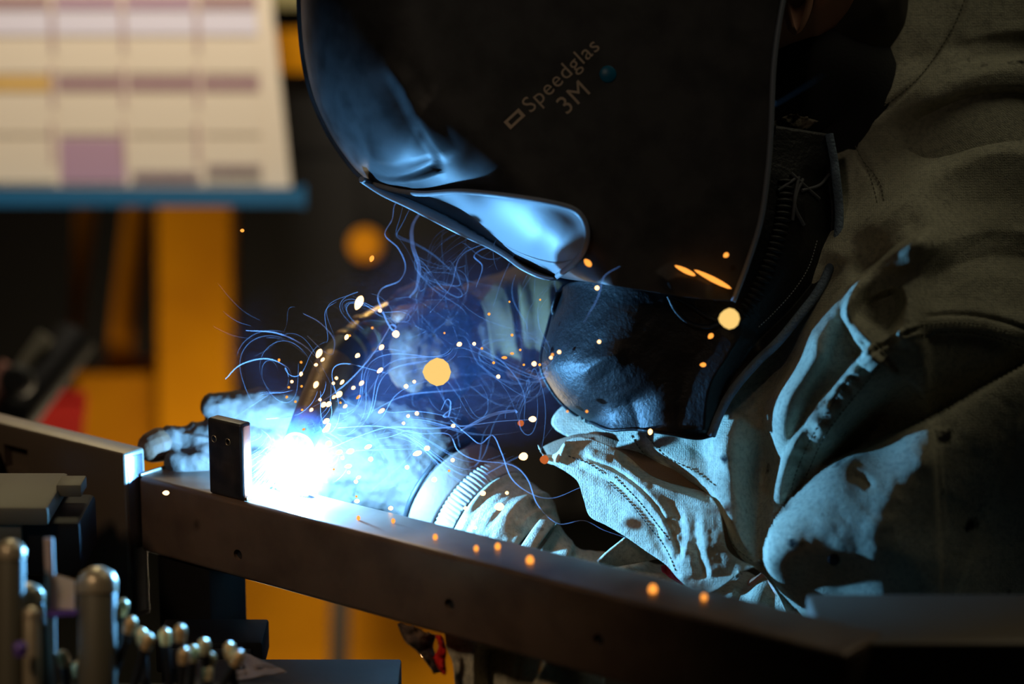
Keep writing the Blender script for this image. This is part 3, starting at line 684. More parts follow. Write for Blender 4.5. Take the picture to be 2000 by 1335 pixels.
# left glove
GA = []
def glove_disp(co, nr):
    a, b, w = pixel_of(co); d = .0011 * vnoise(a / 30, b / 30, 8) + .0005 * vnoise(a / 11, b / 11, 9)
    d += stroke(a, b, [(300, 850), (380, 872), (450, 900)], [(-12, 0), (0, -.003), (12, 0)], (20, 20))
    d += stroke(a, b, [(318, 835), (380, 852), (450, 866)], [(-8, 0), (0, .0022), (8, 0)], (10, 10))
    return d
glv = fuse('glove', [
    (P(*zip(*[(950, 1005, .085), (880, 950, .105), (820, 905, .117), (740, 890, .122)])), [.040, .046, .048, .044]),
    (P(*zip(*[(740, 850, .120), (630, 815, .112), (500, 800, .102), (420, 794, .095)])), [.026, .019, .0165, .0115]),
    (P(*zip(*[(760, 880, .120), (560, 868, .108), (400, 862, .094), (318, 868, .088)])), [.026, .019, .0165, .0125]),
    (P(*zip(*[(760, 910, .118), (560, 905, .104), (420, 898, .086), (352, 905, .078)])), [.026, .019, .0160, .0125]),
    (P(*zip(*[(780, 940, .105), (640, 950, .115), (520, 950, .117)])), [.024, .018, .014]),
    (P(*zip(*[(850, 860, .095), (790, 830, .105), (700, 815, .110)])), [.030, .024, .018])], M['glove'], person, .0016, 5, disp=glove_disp)
glv['label'] = 'pale leather glove with black fingertip and printed marks'
fuse('fingertip_patch', [(P([312, 300], [868, 872], [.086, .084]), [.0135, .0125])], M['glove_dark'], glv, .001, 2)
ring_tube('cuff_binding', [(925, 1000, .086), (885, 965, .098)], [.0455, .0475], M['cuff_band'], glv, ns=10, disp=lambda j, k: .002 * np.sin(j * math.pi))
ring_tube('cuff_piping', [(880, 961, .0990), (872, 955, .1010)], [.0482, .0484], M['black'], glv, ns=6, disp=lambda j, k: .001 * np.sin(j * math.pi))
ring_tube('ribbed_band', [(955, 1022, .078), (926, 1001, .086)], [.0455, .0465], M['cuff_white'], glv, ns=14, n=360, disp=lambda j, k: .0009 * np.sin(k * 2 * math.pi * 80) + .0012 * np.sin(j * math.pi))
ring_tube('gauntlet', [(1040, 1085, .058), (1000, 1055, .067), (955, 1022, .078)], [.034, .044, .0452], M['canvas'], glv, ns=40, disp=wr(.0018, 5, 1.5, 5))
# printed marks on the back of the hand: short dark bars
def on_glove(a, b):
    o = CEN - CF * DIST; t = P(a, b, 0) - o; t /= np.linalg.norm(t)
    h, loc, n, i = glv.ray_cast(glv.matrix_world.inverted() @ Vector(o.tolist()), (glv.matrix_world.inverted().to_3x3() @ Vector(t.tolist())).normalized())
    return (np.array(glv.matrix_world @ loc), np.array(n)) if h else (None, None)
bpy.context.view_layer.update()
def print_bar(a0, b0, a1, b1, r):
    pts = []
    for u in np.linspace(0, 1, 5):
        p, n = on_glove(a0 + (a1 - a0) * u, b0 + (b1 - b0) * u)
        if p is None: return
        pts.append(p + n * .0001)
    V, Fc = tube_vf(pts, r, 6, True); mesh('print_mark', V, Fc, M['black'], glv)
for k in range(3):
    print_bar(700 + k * 9, 1000 + k * 3, 716 + k * 8, 945 + k * 4, .0004)
for (a0, b0, a1, b1) in ((688, 955, 700, 962), (694, 951, 690, 968), (682, 972, 696, 978), (686, 986, 690, 974), (678, 990, 692, 996), (676, 1000, 688, 1004)):
    print_bar(a0, b0, a1, b1, .0006)

# right glove round the torch handle
TP = [(960, 625, .165), (900, 612, .158), (840, 600, .150), (780, 612, .142), (720, 645, .130), (672, 690, .112), (640, 735, .090)]
TQ = P(*zip(*TP))
def gd2(co, nr):
    a, b, w = pixel_of(co); return .0014 * vnoise(a / 28, b / 28, 18) + .0006 * vnoise(a / 11, b / 11, 19)
glv2 = fuse('glove', [
    (P(*zip(*[(1060, 630, .175), (960, 650, .168), (880, 670, .160)])), [.034, .037, .030]),
    (P(*zip(*[(900, 640, .155), (850, 625, .118), (800, 660, .100), (790, 700, .110)])), [.020, .0155, .0145, .012]),
    (P(*zip(*[(890, 665, .155), (835, 672, .115), (790, 712, .108), (800, 745, .118)])), [.019, .0155, .0145, .012]),
    (P(*zip(*[(895, 690, .155), (845, 712, .120), (810, 750, .116), (822, 775, .125)])), [.018, .015, .014, .011]),
    (P(*zip(*[(905, 705, .158), (870, 745, .130), (850, 785, .128), (858, 800, .135)])), [.017, .014, .013, .0105]),
    (P(*zip(*[(930, 625, .150), (860, 590, .140), (790, 596, .134)])), [.019, .0145, .012])], M['glove_dark'], person, .0018, 5, disp=gd2)
glv2['label'] = 'stained brown leather glove holding the torch'
def gaunt(j, k): return .004 * vnoise(j * 4, np.sin(k * 6.283) * 1.3 + 4, 31) + .003 * vnoise(j * 9, np.cos(k * 6.283) * 2 + 4, 32)
ring_tube('gauntlet', [(1130, 625, .172), (1060, 622, .172), (985, 628, .168), (925, 640, .160)], [.052, .050, .040, .034], M['gauntlet'], glv2, ns=60, disp=gaunt)

# ------------------------------------------------------------------ torch
tr = empty('welding_torch', TQ[-1], label='welding torch with a bent worn-brass neck and sooty nozzle pointing at the arc', cat='torch')
tube('handle', P([1010, 950, 890, 846], [640, 625, 612, 602], [.174, .166, .156, .150]), [.014, .0145, .0145, .013], M['black'], tr, 24, ns=16)
tube('neck', TQ[2:6], [.0115, .0125, .0135, .0135], M['brass'], tr, 32, ns=30)
tube('collar', P([694, 655], [668, 712], [.121, .103]), .0150, M['black'], tr, 32, ns=6)
for a, b, w in ((720, 645, .130), (688, 674, .1185)): rev('ring', P(a, b, w), TQ[-2] - TQ[-3], [(0, .0135), (.001, .0158), (.004, .0158), (.005, .0135)], M['brass'], tr)
NZ = P(655, 712, .103); nd = P(583, 868, .024) - NZ; nl = np.linalg.norm(nd)
rev('nozzle', NZ, nd, [(0, .0150), (.006, .0155), (nl * .6, .0140), (nl, .0115), (nl + .0005, .0095), (nl - .012, .0090)], M['copper'], tr, 40, False)
rev('contact_tip', NZ, nd, [(0, .004), (nl - .002, .0035), (nl + .003, .002)], M['brass'], tr, 16)
tube('wire', np.array([P(583, 868, .024), P(578, 885, .018), ARC + np.array([.004, .002, .010])]), .0006, M['copper'], tr, 8, ns=10)
rev('vent_hole', P(628, 752, .068), -CF + .6 * nd / nl, [(0, .0052), (.002, .0052), (.002, .0035)], M['black'], tr, 24)
hose = empty('torch_cable', P(1100, 700, .2), label='black cable running from the torch handle back under the sleeve', cat='cable')
tube('cable', P([1008, 1080, 1180, 1300, 1500], [640, 700, 800, 960, 1180], [.16, .2, .24, .28, .3]), .009, M['black'], hose, 16, ns=40)

# ------------------------------------------------------------------ helmet
hm = empty('welding_helmet', P(1150, 200, .075), label='black glossy welding helmet tilted down with a silver side plate and faint lettering', cat='helmet')
HL = [(602, -120), (588, -40), (588, 40), (596, 120), (613, 190), (640, 252), (670, 300), (702, 338), (745, 368), (800, 388), (880, 425), (960, 472), (1020, 512), (1085, 540), (1160, 552), (1250, 566), (1340, 580), (1400, 586)]
HR = [(1080, -448), (1260, -420), (1430, -330), (1525, -215), (1560, -120), (1530, 0), (1512, 120), (1506, 250), (1500, 330), (1486, 430), (1458, 520), (1432, 588)]
HLF = [(1060, -450), (880, -395), (730, -300), (645, -205)] + HL     # with the crown above the picture
HLs = resample(spline(HLF, 500), 220); HLc = np.concatenate([[0], np.cumsum(np.linalg.norm(np.diff(HLs, axis=0), axis=1))])
HOFF = HLc[np.argmin(np.hypot(HLs[:, 0] - 602, HLs[:, 1] + 120))]; HT0 = HLc[-1] - HOFF
HM = .052
def helmet_w(px, py):
    d, t, T = sdist(px, py, HLs); d = np.abs(d)
    t = t - HOFF; T = T - HOFF
    f = round_over(d, np.interp(t, [0, 400, 560, 700, 900, T], [240, 250, 215, 160, 110, 110]))
    f = f + (1 - f) * sst((t - 860) / 180)            # the underside is open behind the side plate
    w = HM - .112 * f
    w = w + stroke(px, py, [(752, 120), (790, 190), (822, 250), (866, 318)], [(-50, 0), (-12, .002), (4, -.003), (40, 0)], (60, 14))
    w = w + stroke(px, py, [(700, 332), (760, 346), (812, 340), (862, 322)], [(-34, 0), (-10, -.002), (0, .006), (10, .006), (26, 0)], (20, 14))
    w = w + stroke(px, py, [(1290, 560), (1330, 540), (1400, 560)], [(-30, 0), (0, -.004), (30, 0)], (20, 20))
    return w
def near(px, py, s, t): return helmet_w(px, py)
def far(px, py, s, t): return 2 * HM - helmet_w(px, py)
sh = patch('shell', HLF, HR, 130, 190, near, M['helmet'], hm, .003, 1.35)
sh2 = patch('far_shell', HLF, HR, 60, 100, far, M['helmet'], hm, .003, 1.35)
q = HLs[HLc - HOFF > .537 * HT0]; wn = helmet_w(q[:, 0], q[:, 1]); g = np.linspace(0, 1, 12); V = []
for (a, b), w in zip(q, wn): V += list(P(np.full(12, a), np.full(12, b) - 3, w + .003 + (2 * (HM - w) - .006) * g))
mesh('chin_guard', V, [(j*12+i, j*12+i+1, (j+1)*12+i+1, (j+1)*12+i) for j in range(len(q) - 1) for i in range(11)], M['helmet'], hm)
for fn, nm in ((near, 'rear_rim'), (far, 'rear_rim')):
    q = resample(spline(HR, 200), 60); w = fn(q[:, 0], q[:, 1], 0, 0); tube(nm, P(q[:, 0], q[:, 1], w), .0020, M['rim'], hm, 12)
q = HLs[HLc - HOFF < .51 * HT0]; tube('front_rim', P(q[:, 0], q[:, 1], np.full(len(q), HM)), .0016, M['helmet'], hm, 10)
# silver side plate: a scooped lobe
WTp = [(706, 350), (760, 368), (822, 378), (900, 374), (1000, 384), (1085, 398), (1128, 414), (1146, 448), (1140, 488), (1118, 516), (1086, 540)]
WBt = [(706, 351), (748, 378), (797, 401), (847, 427), (906, 457), (958, 481), (990, 500), (1014, 518), (1040, 532), (1062, 540), (1084, 541)]
def wing_base(px, py):
    d, t, T = sdist(px, py, HLs)
    return np.minimum(HM - .118 * round_over(np.abs(d), 210.0), helmet_w(px, py)) - .003
def wing_w(px, py, s, t):
    m = np.minimum(s, 1 - s); lip = np.exp(-(m / .07) ** 2) + np.exp(-((1 - t) / .035) ** 2)
    return wing_base(px, py) - .004 * np.clip(t * 4, 0, 1) + .006 * np.sin(np.pi * s) * sst(t * 2) * sst((1 - t) * 5) - .002 * lip
sp = patch('side_plate', WTp, WBt, 40, 90, wing_w, M['side_plate'], hm, .0022)
sp['label'] = 'satin silver side plate'
q = resample(spline(WTp, 200), 90); ww = wing_base(q[:, 0], q[:, 1]) - .005; tube('side_plate_rim', P(q[:, 0], q[:, 1], ww), .0022, M['side_plate'], hm, 12)
lw = patch('side_plate_lip', [(966, 474), (1000, 502), (1035, 530), (1070, 542), (1092, 541)], [(968, 470), (1020, 496), (1060, 510), (1092, 514), (1122, 506)], 14, 40, lambda px, py, s, t: wing_base(px, py) - .004, M['side_plate'], hm, .002)
# lettering and logo on the shell
def on_shell(o_, shift=-.0007):
    me = o_.data; n = len(me.vertices); co = np.zeros(n * 3); me.vertices.foreach_get('co', co); co = co.reshape(-1, 3)
    w = helmet_w(co[:, 0], co[:, 1]) + shift; me.vertices.foreach_set('co', P(co[:, 0], co[:, 1], w).ravel()); me.update()
def text(body, org, ang, size, nm):
    cu = D.curves.new(nm, 'FONT'); cu.body = body; cu.size = 1; cu.resolution_u = 3; cu.space_character = 1.08; to = D.objects.new(nm, cu); COL.objects.link(to); bpy.context.view_layer.update()
    me = D.meshes.new_from_object(to.evaluated_get(bpy.context.evaluated_depsgraph_get())); D.objects.remove(to)
    bm = bmesh.new(); bm.from_mesh(me); bmesh.ops.triangulate(bm, faces=bm.faces[:]); bmesh.ops.subdivide_edges(bm, edges=bm.edges[:], cuts=1)
    c, s = math.cos(ang), math.sin(ang)
    for v in bm.verts: x, y = v.co.x * size, v.co.y * size; v.co = Vector((org[0] + x * c - y * s, org[1] - x * s - y * c, 0))
    bm.to_mesh(me); bm.free(); o = D.objects.new(nm, me); COL.objects.link(o); me.materials.append(M['print']); on_shell(o); parent(o, hm)
text('Speedglas', (1036, 222), math.radians(43), 45, 'lettering')
text('3M', (1106, 226), math.radians(43), 52, 'lettering')
def logo():
    c, s = math.cos(math.radians(43)), math.sin(math.radians(43)); V = []
    for (x, y) in ((-20, -10), (20, -10), (20, 10), (-20, 10), (-13, -4.5), (13, -4.5), (13, 4.5), (-13, 4.5)): V.append((1005 + x * c - y * s, 232 - x * s - y * c, 0))
    o = mesh('logo_frame', V, [(0, 1, 5, 4), (1, 2, 6, 5), (2, 3, 7, 6), (3, 0, 4, 7)], M['print'], None, False); on_shell(o, -.0008); parent(o, hm)
logo()
bst = [(1188, 138), (0, 0)]
rev('button', P(1187, 145, float(helmet_w(np.array([1187.]), np.array([145.]))[0]) + .001), -CF, [(0, .006), (.002, .006), (.003, .0045)], mat('teal_button', (.0, .16, .30), .4), hm, 20)

# leather neck apron under the helmet
AL = [(1516, 245), (1500, 330), (1486, 430), (1456, 520), (1420, 560), (1340, 562), (1250, 556), (1160, 548), (1100, 560), (1072, 640), (1058, 712), (1080, 762), (1112, 798), (1150, 822)]
AR = [(1622, 262), (1634, 330), (1642, 420), (1634, 490), (1606, 560), (1560, 622), (1520, 670), (1482, 706), (1436, 760), (1408, 808), (1392, 850), (1362, 856), (1300, 846), (1240, 838), (1190, 839), (1152, 824)]
abase = tps([(1516, 245, -.01), (1620, 262, .01), (1490, 400, -.030), (1560, 400, -.022), (1640, 400, .01), (1440, 540, -.040), (1520, 540, -.034), (1610, 550, -.01), (1350, 600, -.036), (1200, 580, -.030), (1100, 570, -.020), (1070, 700, -.018),
              (1200, 720, -.027), (1350, 720, -.031), (1450, 700, -.034), (1150, 820, -.022), (1250, 838, -.027), (1340, 850, -.030), (1390, 850, -.030), (1300, 780, -.030)])
APL = resample(spline([(1100, 556), (1072, 640), (1058, 712), (1080, 762), (1112, 798), (1150, 822)], 100), 60)
def apron_w(px, py):
    d, t, T = sdist(px, py, APL); k = (1 - round_over(np.abs(d), 150.0)) * np.where(py > 500, 1, 0)
    w = abase(px, py) * (1 - k) + HM * k
    w = w + stroke(px, py, [(1225, 760), (1240, 800), (1250, 842)], [(-50, 0), (0, .006), (50, 0)], (30, 4))
    w = w + stroke(px, py, [(1470, 640), (1430, 700), (1395, 760), (1385, 850)], [(-60, 0), (-10, -.006), (20, .004), (60, 0)], (50, 10))
    w = w + stroke(px, py, [(1600, 320), (1612, 420), (1596, 510), (1540, 590), (1460, 670)], [(-40, 0), (-10, .006), (12, .008), (30, -.004), (44, -.004)], (30, 30))
    w = w + stroke(px, py, [(1120, 740), (1180, 700), (1230, 690)], [(-30, 0), (0, -.004), (30, 0)], (30, 30))
    return w + cloth_noise(px, py, .0005, 41)
ap = empty('neck_apron', P(1350, 640, 0), label='black leather neck apron hanging below the helmet with a wavy lower edge', cat='neck guard')
apo = patch('leather_drape', AL, AR, 110, 150, lambda px, py, s, t: apron_w(px, py), M['leather'], ap, .0022)
patch('far_drape', AL, AR, 50, 60, lambda px, py, s, t: 2 * HM + .006 - apron_w(px, py), M['leather'], ap, .0022)
def awf(a, b): return apron_w(np.asarray(a, float), np.asarray(b, float))
# edge binding; pale blue of the long side stands in for arc light
q = resample(spline(AR[:11], 200), 120); tube('edge_binding', P(q[:, 0] - 3, q[:, 1], awf(q[:, 0] - 3, q[:, 1]) - .001), .0034, mat('arc_lit_binding', (.16, .22, .30), .75, bump=(500, .9, .002)), ap, 10, flat=1.0)
q = resample(spline(AR[10:], 200), 90); tube('edge_binding', P(q[:, 0], q[:, 1], awf(q[:, 0], q[:, 1]) - .0005), .0012, M['leather'], ap, 8)
# elastic gathers along the helmet rim: every rib a piece
gl = spline([(1530, 350), (1522, 430), (1500, 510), (1468, 580), (1440, 622)], 200); L_ = np.concatenate([[0], np.cumsum(np.linalg.norm(np.diff(gl, axis=0), axis=1))])
for i, a in enumerate(np.arange(4, L_[-1] - 4, 12.5)):
    x, y = np.interp(a, L_, gl[:, 0]), np.interp(a, L_, gl[:, 1]); x2, y2 = np.interp(a + 4, L_, gl[:, 0]), np.interp(a + 4, L_, gl[:, 1]); tx, ty = x2 - x, y2 - y; l = math.hypot(tx, ty); tx /= l; ty /= l
    hw = 15; xs = np.linspace(-hw, hw, 5) * -ty + x + 6; yy = np.linspace(-hw, hw, 5) * tx + y
    tube('gather_rib', P(xs, yy, awf(xs, yy) - .0006), [.0006, .0016, .0020, .0016, .0006], M['leather'], ap, 8)
dashes('stitching', [(1596, 470), (1580, 520), (1552, 565), (1510, 612), (1480, 640)], awf, mat('light_thread', (.4, .4, .4), .8), ap, 6, 3.4, .00045)
# strap crescent
q = spline([(1306, 578), (1322, 608), (1350, 632), (1382, 638), (1408, 630)], 40); tube('strap', P(q[:, 0], q[:, 1], awf(q[:, 0], q[:, 1]) - .003), .0022, M['leather'], ap, 12, flat=.7)
q = spline([(1306, 578), (1340, 592), (1380, 618), (1408, 630)], 40); tube('strap', P(q[:, 0], q[:, 1], awf(q[:, 0], q[:, 1]) - .002), .0014, M['leather'], ap, 12)
sc = patch('scarf', [(1506, 240), (1520, 232), (1545, 222)], [(1510, 256), (1560, 254), (1600, 236)], 30, 14, lambda px, py, s, t: .012 + .003 * vnoise(px / 9, py / 7, 60), mat('frayed_cotton', (.16, .13, .09), .9, bump=(400, .8, .002)), ap, .002)
sc.name = 'frayed_edge'
# chain of the crossed lacing on the apron
for ln_ in ([(1545, 338), (1575, 366), (1600, 388)], [(1560, 345), (1552, 400), (1570, 440)], [(1620, 340), (1600, 362), (1566, 372)], [(1568, 350), (1555, 380), (1548, 430)], [(1520, 372), (1552, 350)]):
    q = resample(spline(ln_, 30) if len(ln_) > 2 else np.array(ln_, float), 16); tube('lace', P(q[:, 0], q[:, 1], awf(q[:, 0], q[:, 1]) - .0012), .0013, mat('grey_lace', (.09, .09, .1), .7), ap, 8)

# ------------------------------------------------------------------ cloth hanging under the beam
hc = empty('hanging_cloth', P(900, 1420, -.09), label='grey ribbed cloth with a torn red-lined edge hanging below the beam', cat='cloth')
patch('cloth_body', [(868, 1235), (874, 1270), (886, 1300), (890, 1400)], [(1100, 1260), (1090, 1300), (1080, 1340), (1070, 1400)], 60, 50,
      lambda px, py, s, t: -.085 + stroke(px, py, [(930, 1250), (925, 1300), (930, 1400)], [(-30, 0), (-8, -.012), (0, -.014), (12, .006), (30, .014), (60, 0)], (20, 0)) + stroke(px, py, [(1060, 1270), (1050, 1330), (1045, 1400)], [(-40, .01), (0, -.012), (40, 0)], (20, 0)) + cloth_noise(px, py, .001, 51), M['canvas'], hc, .002)
patch('cuff_flap', [(776, 1218), (790, 1250), (815, 1272), (845, 1310)], [(852, 1240), (846, 1262), (852, 1280), (860, 1312)], 24, 30, lambda px, py, s, t: -.085 - .012 * np.sin(s * 3.1) + .002 * vnoise(px / 8, py / 8, 53), mat('frayed_brown', (.16, .10, .07), .9, bump=(300, .9, .002), noise=(90, (.03, .02, .02), .4, .6)), hc, .003)
patch('red_lining', [(850, 1240), (856, 1262), (848, 1284), (856, 1306), (864, 1316)], [(866, 1244), (872, 1270), (870, 1290), (872, 1310), (870, 1318)], 14, 30, lambda px, py, s, t: -.098 - .006 * np.sin(s * 3.1) + .002 * vnoise(px / 6, py / 6, 54), M['red'], hc, .002)
patch('second_fold', [(1040, 1335), (1060, 1300), (1075, 1270)], [(1180, 1345), (1180, 1310), (1150, 1280)], 20, 20, lambda px, py, s, t: -.105 - .012 * np.sin(s * 3.1), M['canvas'], hc, .002)

# ------------------------------------------------------------------ arc, smoke, trails and sparks
arc = fuse('arc_flame', [(np.array([ARC - .012 * BS - BZ * .001, ARC - BZ * .0015, ARC + .014 * BS - BZ * .001]), [.003, .004, .003])], M['arc'], None, .0012, 4)
tag(arc, 'blinding blue-white welding arc between the plate and the glove', 'arc')

def vol_mat(name, dens, scale, col, lo, hi, detail=7, dist=2.5, anis=.0, fall=None, emit=0):
    m = D.materials.new(name); m.use_nodes = True; nt = m.node_tree; N = nt.nodes; L = nt.links; N.clear()
    o = N.new('ShaderNodeOutputMaterial'); v = N.new('ShaderNodeVolumePrincipled'); v.inputs['Color'].default_value = (*col, 1); v.inputs['Anisotropy'].default_value = anis
    tc = N.new('ShaderNodeTexCoord'); n = N.new('ShaderNodeTexNoise'); n.inputs['Scale'].default_value = scale; n.inputs['Detail'].default_value = detail; n.inputs['Distortion'].default_value = dist; n.inputs['Roughness'].default_value = .6
    L.new(tc.outputs['Object'], n.inputs['Vector'])
    # thin sheets: 1 - |2n - 1| sharpened
    a = N.new('ShaderNodeMath'); a.operation = 'MULTIPLY_ADD'; a.inputs[1].default_value = 2; a.inputs[2].default_value = -1; L.new(n.outputs[0], a.inputs[0])
    b = N.new('ShaderNodeMath'); b.operation = 'ABSOLUTE'; L.new(a.outputs[0], b.inputs[0])
    r = N.new('ShaderNodeMapRange'); r.inputs[1].default_value = lo; r.inputs[2].default_value = hi; r.inputs[3].default_value = 1; r.inputs[4].default_value = .0; L.new(b.outputs[0], r.inputs[0])
    # fade towards the rim of the puff
    ln = N.new('ShaderNodeVectorMath'); ln.operation = 'LENGTH'; L.new(tc.outputs['Object'], ln.inputs[0])
    f = N.new('ShaderNodeMapRange'); f.interpolation_type = 'SMOOTHSTEP'; f.inputs[1].default_value = fall[0]; f.inputs[2].default_value = fall[1]; f.inputs[3].default_value = 1; f.inputs[4].default_value = 0
    L.new(ln.outputs['Value'], f.inputs[0])
    mu = N.new('ShaderNodeMath'); mu.operation = 'MULTIPLY'; L.new(r.outputs[0], mu.inputs[0]); L.new(f.outputs[0], mu.inputs[1])
    m2 = N.new('ShaderNodeMath'); m2.operation = 'MULTIPLY'; m2.inputs[1].default_value = dens; L.new(mu.outputs[0], m2.inputs[0])
    L.new(m2.outputs[0], v.inputs['Density']); L.new(v.outputs[0], o.inputs['Volume'])
    return m
def puff(name, c, rad, m, lab):
    bm = bmesh.new(); bmesh.ops.create_icosphere(bm, subdivisions=3, radius=1); me = D.meshes.new(name); bm.to_mesh(me); bm.free()
    o = D.objects.new(name, me); COL.objects.link(o); o.location = Vector([float(x) for x in c]); o.scale = rad; me.materials.append(m)
    tag(o, lab, 'smoke', kind='stuff'); return o
puff('smoke', P(590, 890, .02), (.036, .024, .040), vol_mat('dense_fume', 34, 3.4, (.32, .42, 1), .0, .11, 8, 3.0, .1, (.35, 1.0)), 'dense curling blue-white fume rising right beside the plate')
puff('smoke', P(850, 690, .07), (.17, .05, .10), vol_mat('thin_fume', 5.5, 4.5, (.30, .45, 1), .0, .13, 6, 3.0, .1, (.2, 1.0)), 'thin dark-blue haze drifting over the torch and under the helmet')

# fine curling smoke filaments, lit by the arc
fm = D.materials.new('smoke_filament'); fm.use_nodes = True
nt = fm.node_tree; N = nt.nodes; L = nt.links; N.clear()
o_ = N.new('ShaderNodeOutputMaterial'); df = N.new('ShaderNodeBsdfDiffuse'); df.inputs[0].default_value = (.62, .70, 1, 1); tl = N.new('ShaderNodeBsdfTranslucent'); tl.inputs[0].default_value = (.62, .70, 1, 1)
ad = N.new('ShaderNodeMixShader'); L.new(df.outputs[0], ad.inputs[1]); L.new(tl.outputs[0], ad.inputs[2])
tp = N.new('ShaderNodeBsdfTransparent'); mx = N.new('ShaderNodeMixShader'); mx.inputs[0].default_value = .10; L.new(tp.outputs[0], mx.inputs[1]); L.new(ad.outputs[0], mx.inputs[2]); L.new(mx.outputs[0], o_.inputs[0])
fm3 = fm.copy(); [n for n in fm3.node_tree.nodes if n.type == 'MIX_SHADER' and n.inputs[1].links[0].from_node.type == 'BSDF_TRANSPARENT'][0].inputs[0].default_value = .05
fm2 = fm.copy(); [n for n in fm2.node_tree.nodes if n.type == 'MIX_SHADER' and n.inputs[1].links[0].from_node.type == 'BSDF_TRANSPARENT'][0].inputs[0].default_value = .22

def flow(p, k):
    x, y, z = p * 46 + k
    return np.array([math.sin(y * 1.3 + 1.7 * math.sin(z)) - math.cos(z * 1.1 + x), math.sin(z * 1.2 + 1.5 * math.sin(x)) * .5, math.sin(x * 1.1 + 1.6 * math.cos(y)) + math.cos(x * .7 - z)])
def wisps(name, starts, n, step, drift, r0, k, lab, m, swirl=1.0):
    V = []; Fc = []
    for s0 in starts:
        p = np.array(s0, float); pts = [p.copy()]; v = np.array(drift, float) + rng.normal(0, .4, 3); nn = int(n * rng.uniform(.4, 1.2))
        for i in range(nn):
            v = .86 * v + .14 * (np.array(drift) + swirl * flow(p, k) * 1.4) ; vv = v / (np.linalg.norm(v) + 1e-9); p = p + vv * step; pts.append(p.copy())
        r = r0 * rng.uniform(.4, 1.5) * np.sin(np.linspace(.12, math.pi - .05, len(pts))) ** .6 + 2e-5
        v_, f_ = tube_vf(pts, r, 4, False); o = len(V); V += v_; Fc += [tuple(i + o for i in g) for g in f_]
    o = mesh(name, V, Fc, m); tag(o, lab, 'smoke', kind='stuff'); return o
S1 = [P(rng.normal(580, 36), rng.normal(890, 36), rng.normal(.02, .010)) for _ in range(220)]
wisps('smoke', S1, 42, .0009, (.15, 0, .12), .00014, 0, 'tight tangle of bright smoke curls hugging the arc', fm, 1.6)
S2 = [P(rng.normal(760, 110), rng.normal(700, 90), rng.normal(.05, .02)) for _ in range(75)]
wisps('smoke', S2, 70, .0018, (.7, 0, .25), .00022, 3, 'loose smoke threads streaming right from the arc over the torch', fm3, 1.3)
S3 = [P(rng.uniform(640, 800), rng.uniform(790, 860), rng.normal(.02, .01)) for _ in range(26)]
wisps('smoke', S3, 60, .0018, (1, 0, .12), .0003, 9, 'flat blue smoke streaks lying over the pale glove', fm, .5)
S4 = [P(rng.normal(1010, 90), rng.normal(640, 110), rng.normal(.03, .02)) for _ in range(70)]
wisps('smoke', S4, 60, .0018, (.3, 0, .6), .0004, 5, 'dim smoke threads below the silver side plate', fm3, 1.5)
S5 = [P(rng.uniform(470, 640), rng.uniform(590, 760), rng.normal(.03, .01)) for _ in range(7)]
wisps('smoke', S5, 40, .0014, (-.8, 0, .3), .00011, 7, 'faint arched smoke threads left of the torch', fm3, .8)

trails = [
    ('long pale trail looping down from the helmet rim to the arc', [(800, 384), (772, 398), (766, 428), (752, 458), (778, 485), (792, 520), (780, 548), (748, 562), (738, 580), (746, 604), (758, 632), (768, 645), (773, 638), (764, 634), (758, 644), (735, 682), (700, 725), (660, 762), (610, 795), (570, 812), (520, 818)], .030, .00062),
    ('broad soft blue trail right of the looping one under the helmet', [(830, 402), (806, 440), (806, 480), (818, 520), (814, 560), (800, 580)], .06, .0016),
    ('long trail running right over the glove to the bright spark', [(640, 878), (700, 852), (760, 834), (840, 836), (900, 832), (980, 822), (1038, 819)], .0, .00048),
    ('wavy trail falling from the glove past the flap to the sleeve', [(660, 835), (740, 832), (820, 846), (876, 848), (895, 880), (930, 898), (1000, 908), (1030, 935), (1050, 985), (1090, 1022), (1140, 1016), (1180, 1035), (1230, 1052)], -.005, .00045),
    ('trail dipping under the glove and rising to the flap', [(880, 820), (915, 850), (938, 866), (962, 850), (980, 885), (1000, 935), (1040, 965), (1080, 972), (1132, 952)], .0, .00048),
    ('short trail across the middle of the pale glove', [(620, 905), (680, 882), (740, 878), (830, 876)], .01, .0004),
    ('hooked trail beside the torch neck', [(592, 612), (625, 630), (652, 662), (650, 690), (640, 690), (626, 680), (600, 655)], .03, .0005),
    ('thin arching trail far left of the torch', [(480, 645), (540, 650), (590, 672), (620, 700)], .03, .00045),
    ('thin arch over the upper left fingertip', [(440, 740), (470, 712), (520, 700), (560, 716), (570, 735)], .03, .0004),
    ('thin trail rising from the torch to the side plate', [(840, 610), (880, 560), (900, 500), (960, 470)], .03, .0004),
    ('curled trail left of the side plate lip', [(930, 560), (942, 520), (926, 500), (950, 484), (985, 490)], .03, .0005),
    ('faint trail crossing the leather apron strap', [(1140, 630), (1168, 580), (1180, 540), (1210, 520)], -.075, .0006),
    ('small pale loop above the pale glove', [(862, 800), (872, 780), (880, 785), (876, 812), (866, 812), (880, 800), (900, 795)], .02, .0005),
    ('broad faint streak ending in a dot near the apron', [(900, 840), (960, 810), (1005, 802), (1010, 806)], .02, .0012),
]
for lab, pts, w, r in trails:
    q = spline(pts, len(pts) * 9); ww = np.full(len(q), w)
    o = mesh('smoke_trail', *tube_vf(P(q[:, 0], q[:, 1], ww), r * (.35 + .65 * np.sin(np.linspace(.15, 3.0, len(q)))), 6), fm2); tag(o, lab, 'smoke trail')

